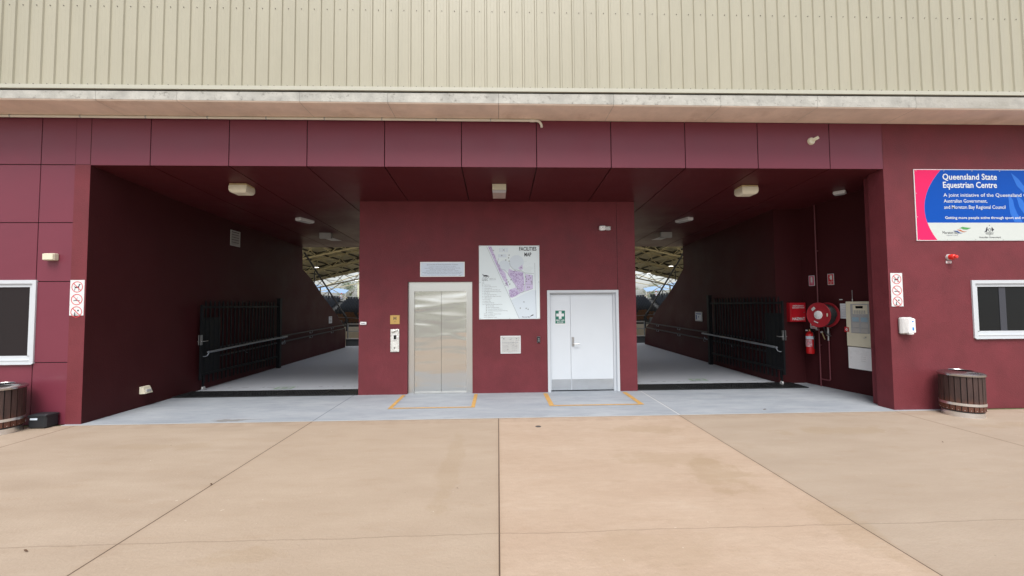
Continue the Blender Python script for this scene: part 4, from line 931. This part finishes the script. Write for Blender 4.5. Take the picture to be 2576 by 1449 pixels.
r = root('alarm_cabinet', 'cream fire alarm panel with grey keypad modules beside the right pier', 'panel', wb(1.0, .965), WB)
MB().bbox(0, .46, -.12, 0, 0, .905, .005).build('cabinet', 'creambox', r)
MB().bbox(.095, .44, -.128, -.12, .27, .855, .003).build('control_face', 'module', r)
MB().bbox(.20, .34, -.133, -.128, .765, .815, .002).build('display', 'lcd', r)
m = MB(); [m.bbox(.165 + i * .032, .187 + i * .032, -.133, -.128, .665 + j_ * .022, .680 + j_ * .022, .001) for i in range(7) for j_ in range(3)]; m.build('keypad', 'inkgrey', r)
MB().bbox(.145, .42, -.1315, -.128, .655, .835, .001).build('keypad_surround', 'creambox', r)
for i, (a0_, z0) in enumerate(((.13, .50), (.29, .50), (.13, .385), (.29, .385), (.13, .28), (.29, .28))):
    MB().bbox(a0_, a0_ + .125, -.133, -.128, z0, z0 + .088, .002).build('module', 'modblue' if i < 2 else 'greybox', r)
MB().cyl((.36, -.128, .20), (.36, -.12, .20), .012, 10).rect(.31, .35, .175, .183, -.1206).build('lock', 'galv', r)
MB().cyl((.095, -.06, .905), (.095, -.06, .96), .010, 10).cyl((.095, -.06, .96), (.095, -.06, 1.14), .003, 6).build('antenna', 'plgrey', r)
r = root('call_point', 'small red manual call point on the left edge of the fire panel', 'alarm', wb(.955, 1.245, .05), WB)
MB().bbox(0, .10, -.07, 0, 0, .105, .004).build('case', 'red', r); MB().ring(.05, .052, .014, .030, -.0712, 4).build('break_glass_mark', 'signwhite', r)
r = root('white_cabinet', 'plain white cabinet mounted directly under the fire panel', 'cabinet', wb(1.02, .515), WB)
MB().bbox(0, .44, -.13, 0, 0, .435, .004).build('case', 'plwhite', r); m = MB(); [m.rect(.24, .33, .17 + k * .04, .175 + k * .04, -.1306) for k in range(3)]; m.build('print', 'plgrey', r)

# ------------------------------------------------------------------ timber bins
def litter_bin(x, y, rz, label):
    r = root('timber_bin', label, 'bin', (x, y, .001), rz, 'round timber slat bins')
    Rb = .262; n = 24
    MB().lathe([(Rb - .035, 0), (Rb - .018, 0), (Rb - .018, .075), (Rb - .035, .075)], n=48).build('base_ring', 'alum', r)
    MB().lathe([(Rb - .022, .08), (Rb - .022, .66)], n=48).build('liner', 'blackpl', r)
    for zz0, zz1, mt, nm in ((.10, .66, 'wood', 'slats'),):
        m = MB()
        for k in range(n):
            a0_ = 2 * math.pi * k / n; w2 = math.pi / n * .88
            c = lambda rr, da, z: (rr * math.cos(a0_ + da), rr * math.sin(a0_ + da), z)
            v = [c(Rb - .02, -w2, zz0), c(Rb, -w2 * .93, zz0), c(Rb, w2 * .93, zz0), c(Rb - .02, w2, zz0), c(Rb - .02, -w2, zz1), c(Rb, -w2 * .93, zz1), c(Rb, w2 * .93, zz1), c(Rb - .02, w2, zz1)]
            m.add(v, [(0, 3, 2, 1), (4, 5, 6, 7), (0, 1, 5, 4), (1, 2, 6, 5), (2, 3, 7, 6)])
        m.build(nm, M['wood_mix'], r)
    MB().lathe([(Rb, .185), (Rb + .006, .185), (Rb + .006, .225), (Rb, .225)], n=64).build('metal_band', 'alum', r)
    m = MB()
    for k in range(n):
        a0_ = 2 * math.pi * k / n; p0 = (Rb * math.cos(a0_), Rb * math.sin(a0_), .118); m.cyl(p0, (p0[0] * 1.012, p0[1] * 1.012, .118), .005, 8)
    m.build('rivets', 'alum', r)
    MB().lathe([(Rb - .02, .652), (Rb + .016, .652), (Rb + .02, .66), (Rb + .018, .682), (Rb - .005, .70), (.165, .722), (.150, .725), (.145, .718), (.150, .66)], n=64).build('lid', 'lidalum', r)
M['wood_mix'] = mat('bin_timber_weathered', (.055, .030, .026), .6, var=.35, vscale=5, stretch=(5, 5, .8), bump=.3, bscale=30)
_t, _b = nodes_of(M['wood_mix']); _v = mapped(_t, (1, 1, 1)); _s = _t.nodes.new("ShaderNodeSeparateXYZ"); _t.links.new(_v, _s.inputs[0])
_old = _b.inputs["Base Color"].links[0].from_socket                # paler, redder timber near the foot
_f = mth(_t, 'SUBTRACT', 1, mth(_t, 'DIVIDE', mth(_t, 'SUBTRACT', mth(_t, 'ADD', _s.outputs[2], mth(_t, 'MULTIPLY', noise(_t, mapped(_t, (9, 9, .3)), 2), -.12)), .12), .12), True)
_t.links.new(mixc(_t, mth(_t, 'MULTIPLY', _f, .75), _old, (.13, .045, .024)), _b.inputs["Base Color"])
litter_bin(7.615, -.33, 0, 'round dark timber slat bin against the right wall below the window corner')
litter_bin(-7.50, -.36, .13, 'round dark timber slat bin at the left edge below the left window')

# ------------------------------------------------------------------ small litter
tag(MB(Matrix.Translation((.602, -.546, 0))).lathe([(0, .004), (.035, .005), (.045, .001)], n=24).build('drain_cap', 'screw'), 'small round dark metal cap set in the tan concrete near the passage edge', 'drain cap')
for x, y, s_, lb in ((4.62, .16, .035, 'dark curled leaf on the grey passage floor at right'), (-3.62, -3.42, .028, 'bent brown twig beside the left diagonal floor joint'), (-3.01, -2.32, .025, 'orange brown leaf lying on the left floor joint'),
                     (5.85, -1.55, .022, 'thin dark twig on the pavement toward the right edge'), (-.42, -2.55, .012, 'tiny dark speck of litter left of the centre joint')):
    m = MB(Matrix.Translation((x, y, .006)) @ Matrix.Rotation(random.uniform(0, 3), 4, 'Z'))
    m.add([(-s_, 0, 0), (-s_ * .3, s_ * .3, .006), (s_ * .5, s_ * .2, .01), (s_, 0, .004), (s_ * .4, -s_ * .25, .008), (-s_ * .4, -s_ * .25, .004)], [(0, 5, 4, 3, 2, 1)])
    tag(m.build('fallen_leaf', 'leaf'), lb, 'leaf')

# ------------------------------------------------------------------ arena beyond the passages
for s in (-1, 1):
    sd_ = 'left' if s < 0 else 'right'
    r = root('barrier_fence', 'low concrete kerb with two pale rails across the arena end of the %s passage' % sd_, 'fence', (s * 4.75, 11.6, .05))
    MB().box(-2.1, 2.1, -.06, .06, 0, .30).build('kerb', 'tier', r); MB().box(-2.1, 2.1, -.09, .09, .301, .34).build('coping', 'greybox', r)
    for z in (.66, .98): MB().tube([(-2.05, 0, z), (2.05, 0, z)], .022, 8).build('rail', 'galv', r)
    for x in (-2.03, -1.0, 0, 1.0, 2.03): MB().box(x - .02, x + .02, -.02, .02, .34, .98).build('post', 'rail', r)
    r = root('raking_handrail', 'dark sloping handrail down the raked edge of the %s passage wall' % sd_, 'handrail', (s * 6.60, 7.1, 0))
    MB().tube([(0, 0, 3.68), (0, 3.35, 1.62), (0, 3.75, 1.42), (0, 3.85, 1.30), (0, 3.86, .75)], .03, 8).build('rail', 'darkrail', r)
    for yy in (.9, 2.1, 3.1): MB().cyl((s * .06, yy, 3.68 - yy * .615), (s * .06, yy, 3.22 - yy * .507 - .06), .018, 8).build('post', 'darkrail', r)
# near stand: stepped tiers each side of the passages
r = root('near_stand', 'dark stepped concrete seating tier beside and above the passages', 'stand', (0, 7, 0))
for s in (-1, 1):
    m = MB()
    for k in range(9):
        y0 = .15 + k * .47; z1 = 3.1 - k * .235
        m.box(min(s * 6.95, s * 14), max(s * 6.95, s * 14), y0, y0 + .47, 0, z1)
    m.build('tier', 'tier', r)
# roof over the arena
r = root('arena_roof', 'wide gabled arena roof on cream steel trusses seen through the passages', 'roof', (0, 0, 0))
ZR, PT, EA, RY0, RY1 = 12.1, .215, 41, 17, 61  # roof's near end cut back so sky light reaches the passages
m = MB()
for s in (-1, 1):
    m.add([(0, RY0, ZR + .55), (s * EA, RY0, ZR + .55 - PT * EA), (s * EA, RY1, ZR + .55 - PT * EA), (0, RY1, ZR + .55)], [(0, 1, 2, 3)])
    m.add([(0, RY0, ZR + .62), (s * EA, RY0, ZR + .62 - PT * EA), (s * EA, RY1, ZR + .62 - PT * EA), (0, RY1, ZR + .62)], [(0, 1, 2, 3)])
m.build('roof_sheet', 'roofsheet', r)
for ty in (27.3, 35.3, 43.3, 51.3, 59.3):
    m = MB()
    for s in (-1, 1):
        m.cyl((0, ty, ZR + .35), (s * EA, ty, ZR + .35 - PT * EA), .10, 6); m.cyl((0, ty, ZR - .95), (s * EA * .97, ty, ZR - .95 - PT * EA * .97), .10, 6)
        n = 13; st = EA / n
        for k in range(n):
            xa = s * k * st; xb = s * (k + .5) * st; xc = s * (k + 1) * st
            m.cyl((xa, ty, ZR + .35 - PT * abs(xa)), (xb, ty, ZR - .95 - PT * abs(xb)), .055, 5); m.cyl((xb, ty, ZR - .95 - PT * abs(xb)), (xc, ty, ZR + .35 - PT * abs(xc)), .055, 5)
    m.build('truss', 'truss', r)
for ty in (31.3, 39.3, 47.3, 55.3):
    m = MB()
    for s in (-1, 1): m.add([(0, ty - .25, ZR + .25), (s * EA, ty - .25, ZR + .25 - PT * EA), (s * EA, ty + .25, ZR + .25 - PT * EA), (0, ty + .25, ZR + .25), (0, ty, ZR + .0), (s * EA, ty, ZR - PT * EA)], [(0, 1, 5, 4), (4, 5, 2, 3), (0, 3, 2, 1)])
    m.build('rafter', 'beam', r)
for s in (-1, 1):
    m = MB()
    for k in range(1, 20):
        x = s * k * 2.1; z = ZR + .42 - PT * abs(x); m.box(x - .05, x + .05, RY0, RY1, z - .1, z + .08)
    m.build('purlins', 'beam', r)
    for cy in (59.3,):
        for cxx in (29, 33.5, EA - .6):
            z = ZR - .95 - PT * cxx; MB().cyl((s * cxx, cy, -1.6), (s * cxx, cy, z), .12, 8).build('column', 'truss', r)
            MB().cyl((s * (cxx - 3.2), cy, z + .6), (s * cxx, cy, z - 1.6), .06, 6).build('brace', 'truss', r)
    MB().cyl((s * 20, 61, 8.2), (s * 38, 72, 4.4), .09, 6).cyl((s * 18, 61, 6.6), (s * 40, 73, 3.9), .07, 6).cyl((s * 27, 72, 1.8), (s * 31, 66, 5.6), .07, 6).build('eave_beam', 'truss', r)
for s in (-1, 1):
    m = MB(); ys = (27.3, 35.3, 43.3, 51.3, 59.3)
    for x in (12.6, 15.8, 18.9, 22.1, 25.2, 28.4):
        z = ZR - PT * x
        for y0, y1 in zip(ys, ys[1:]):
            m.cyl((s * x, y0, z - .95), (s * x, (y0 + y1) / 2, z + .3), .045, 5).cyl((s * x, (y0 + y1) / 2, z + .3), (s * x, y1, z - .95), .045, 5).cyl((s * x, y0, z - .95), (s * x, y1, z - .95), .045, 5)
    m.build('bracing', 'truss', r)
def hi_bay(x, y, z, label):
    r = root('high_bay_light', label, 'light', (x, y, z), 0, 'high bay lights under the arena roof')
    MB().lathe([(0, .22), (.10, .22), (.16, .12), (.30, .0)], n=20).build('reflector', 'plwhite', r)
    MB().lathe([(0, .01), (.27, .01)], n=20).build('lamp', M['lampglow'], r); MB().cyl((0, 0, .22), (0, 0, .75), .015, 6).build('hanger', 'beam', r)
M['lampglow'] = mat('lamp_glow', (.9, .9, .9), .5, emit=((1, .97, .9), 4.0))
for (x, y, z, lb) in ((-21.58, 41.33, 6.44, 'lit round lamp under the arena roof, seen high through the left passage'), (-19.66, 49.33, 5.35, 'lit round lamp under the arena roof, at the edge of the central wall'),
                           (21.29, 41.33, 6.41, 'lit round lamp under the arena roof, higher of two seen through the right passage'), (21.58, 49.33, 6.15, 'lit round lamp under the arena roof, lower of two seen through the right passage')):
    hi_bay(x, y, z, lb)
# far stand
ROWS, RISE, RUN = 12, .33, .82
def row_z(k, ax): return -1.15 + k * RISE + .062 * (ax - 24)
for s in (-1, 1):
    sd_ = 'left' if s < 0 else 'right'
    r = root('far_stand', 'dark tiered seating stand across the arena, seen through the %s passage' % sd_, 'stand', (s * 30, 60, -1.6))
    m = MB()
    for k in range(ROWS):
        v = []
        for ax in (20, 44): v += [(s * ax - s * 30, k * RUN, 0), (s * ax - s * 30, k * RUN, row_z(k, ax) + 1.6), (s * ax - s * 30, (k + 1) * RUN, row_z(k, ax) + 1.6), (s * ax - s * 30, (k + 1) * RUN, 0)]
        m.add(v, [(0, 1, 5, 4), (1, 2, 6, 5), (2, 3, 7, 6), (0, 3, 2, 1), (4, 5, 6, 7)])
    m.build('tiers', 'tier', r)
    MB().tube([(s * 20 - s * 30, 0, row_z(0, 20) + 2.6), (s * 44 - s * 30, 0, row_z(0, 44) + 2.6)], .03, 6).build('front_rail', 'rail', r)
    MB().tube([(s * 20 - s * 30, ROWS * RUN, row_z(11, 20) + 2.5), (s * 44 - s * 30, ROWS * RUN, row_z(11, 44) + 2.5)], .03, 6).build('back_rail', 'rail', r)
def seat_geo(m):
    m.box(-.22, .22, .16, .21, .28, .82); m.box(-.22, .22, -.20, .16, .36, .43); m.box(-.03, .03, .05, .2, 0, .36)
seat_root = {}
for key_, mt in (('navy', 'seatnavy'), ('orange', 'seator')):
    m = MB(); seat_geo(m); seat_root[key_] = m.v, m.f
protos = {}
for s in (-1, 1):
    sd_ = 'left' if s < 0 else 'right'; restm = MB()
    for k in range(ROWS):
        for i in range(34):
            ax = 23.0 + i * .52
            if i in (11, 12, 24, 25): continue
            orange = (k < 4 and i < 11 - k and (i * 7 + k * 5) % 4 != 0)
            if k < 6 and i < 30:
                key_ = ('orange' if orange else 'black', sd_)
                if key_ not in protos:
                    o = MB(); seat_geo(o); o = o.build('stadium_seat', 'seator' if orange else 'seatnavy')
                    tag(o, '%s plastic seat in the lower rows of the far stand, through the %s passage' % key_, 'seat', '%s seats of the far stand on the %s' % key_); protos[key_] = o
                else: o = protos[key_].copy(); SC.collection.objects.link(o)
                o.location = (s * ax, 60 + k * RUN + .35, row_z(k, ax))
            else:
                restm.T = Matrix.Translation((s * ax, 60 + k * RUN + .35, row_z(k, ax))); seat_geo(restm)
    o = restm.build('stadium_seating', 'seatnavy'); o['kind'] = 'stuff'; tag(o, 'upper rows of black seats in the far stand seen through the %s passage' % sd_, 'seats')
# spectators at the back rail
def person(x, y, z, label):
    r = root('person', label, 'person', (x, y, z))
    bm_ = MB()
    bm_.lathe([(0, 0), (.17, .0), (.185, .10), (.165, .32), (.20, .52), (.215, .66), (.16, .74), (.065, .78), (.055, .84), (.085, .88), (.105, .96), (.10, 1.04), (.06, 1.10), (0, 1.12)], n=20)
    for q in (-1, 1): bm_.tube([(q * .20, 0, .68), (q * .27, -.04, .50), (q * .24, -.18, .34), (q * .12, -.26, .34)], .045, 8)
    bm_.build('body', 'skin', r)
    sh = MB(); sh.lathe([(.175, .0), (.19, .10), (.17, .32), (.206, .52), (.222, .66), (.166, .745), (.075, .785)], n=20)
    for q in (-1, 1): sh.tube([(q * .195, 0, .69), (q * .275, -.03, .52)], .058, 8)
    sh.build('shirt', 'shirt', r)
    MB().lathe([(.112, .98), (.118, 1.03), (.10, 1.10), (.05, 1.145), (0, 1.15)], n=20).box(-.08, .08, -.20, -.09, .985, 1.0).build('cap', 'hat', r)
    MB().box(-.20, .20, -.45, .12, -.12, .02).build('trousers', 'trousers', r)
person(-29.4, 69.2, row_z(11, 29.4) + .32, 'person in red cap atop the far stand, seen through left passage')
person(30.6, 69.2, row_z(11, 30.6) + .32, 'person in red cap atop the far stand, seen through right passage')
# shade sails, shed and trees behind the arena
for s in (-1, 1):
    sd_ = 'left' if s < 0 else 'right'
    m = MB(); a_ = [(s * 32.8, 80, 4.5), (s * 42, 80, 5.2), (s * 42, 84, 6.9), (s * 33.5, 84, 5.4)]; n = 8; gv = []
    for j_ in range(n + 1):
        for i_ in range(n + 1):
            u_, v_ = i_ / n, j_ / n; q = Vector(a_[0]) * (1 - u_) * (1 - v_) + Vector(a_[1]) * u_ * (1 - v_) + Vector(a_[2]) * u_ * v_ + Vector(a_[3]) * (1 - u_) * v_
            q.z -= .5 * math.sin(math.pi * u_) * math.sin(math.pi * v_) * .8; gv.append(q)
    m.add(gv, [(j_ * (n + 1) + i_, j_ * (n + 1) + i_ + 1, (j_ + 1) * (n + 1) + i_ + 1, (j_ + 1) * (n + 1) + i_) for j_ in range(n) for i_ in range(n)], True)
    rr = root('shade_sail', 'blue fabric shade sail behind the far stand, seen through the %s passage' % sd_, 'shade sail', (0, 0, 0)); m.build('fabric', 'sail', rr)
    for q in a_: MB().cyl((q[0], q[1], 0), q, .09, 8).build('post', 'greybox', rr)
    rr = root('cream_shed', 'cream steel shed behind the far stand, seen through the %s passage' % sd_, 'building', (s * 27, 98, 0))
    MB().box(-9.5, 9.5, 0, 10, 0, 8.4).build('wall', 'shed', rr); MB().box(-9.8, 9.8, -.4, 10.4, 8.4, 8.7).build('roof', 'roofsheet', rr)
    for k in range(5): MB().box(-8 + k * 3.6, -6.4 + k * 3.6, -.05, 0, 1.4, 3.0).build('window', 'notice', rr); MB().box(-8.9 + k * 3.6, -8.7 + k * 3.6, -.12, 0, 0, 8.4).build('pilaster', 'truss', rr)
def tree(x, y, h, label, seed):
    rnd = random.Random(seed); r = root('gum_tree', label, 'tree', (x, y, 0), 0, 'gum trees beyond the arena')
    t = MB().cyl((0, 0, 0), (.3, 0, h * .5), .28, 8, .16)
    for k in range(6): a_ = rnd.uniform(0, 6.28); t.cyl((.3 * rnd.random(), 0, h * rnd.uniform(.3, .5)), (math.cos(a_) * h * .24, math.sin(a_) * h * .24, h * rnd.uniform(.6, .85)), .1, 6, .03)
    t.build('trunk', 'bark', r); c = MB()
    cl = [(Vector((rnd.gauss(0, h * .17), rnd.gauss(0, h * .17), h * rnd.uniform(.42, .95))), rnd.uniform(.6, 1.3)) for _ in range(26)]
    for p_, rad in cl:
        for _ in range(60):
            q = p_ + Vector((rnd.gauss(0, 1), rnd.gauss(0, 1), rnd.gauss(0, .7))) * rad * .6; a_ = Vector((rnd.gauss(0, 1), rnd.gauss(0, 1), rnd.gauss(0, 1))).normalized(); b_ = a_.orthogonal().normalized()
            s_ = rnd.uniform(.10, .22); c.add([q - a_ * s_, q + b_ * s_ * .4, q + a_ * s_, q - b_ * s_ * .4], [(0, 1, 2, 3)])
    c.build('crown', 'leafg', r)
tree(-43.0, 108, 9, 'green gum tree beyond the shed, seen through the left passage', 1); tree(44.5, 106, 8, 'green gum tree beyond the shed, seen through the right passage', 2); tree(53, 110, 8, 'green gum tree at the outer side of the right passage view', 3)
bpy.context.view_layer.update()
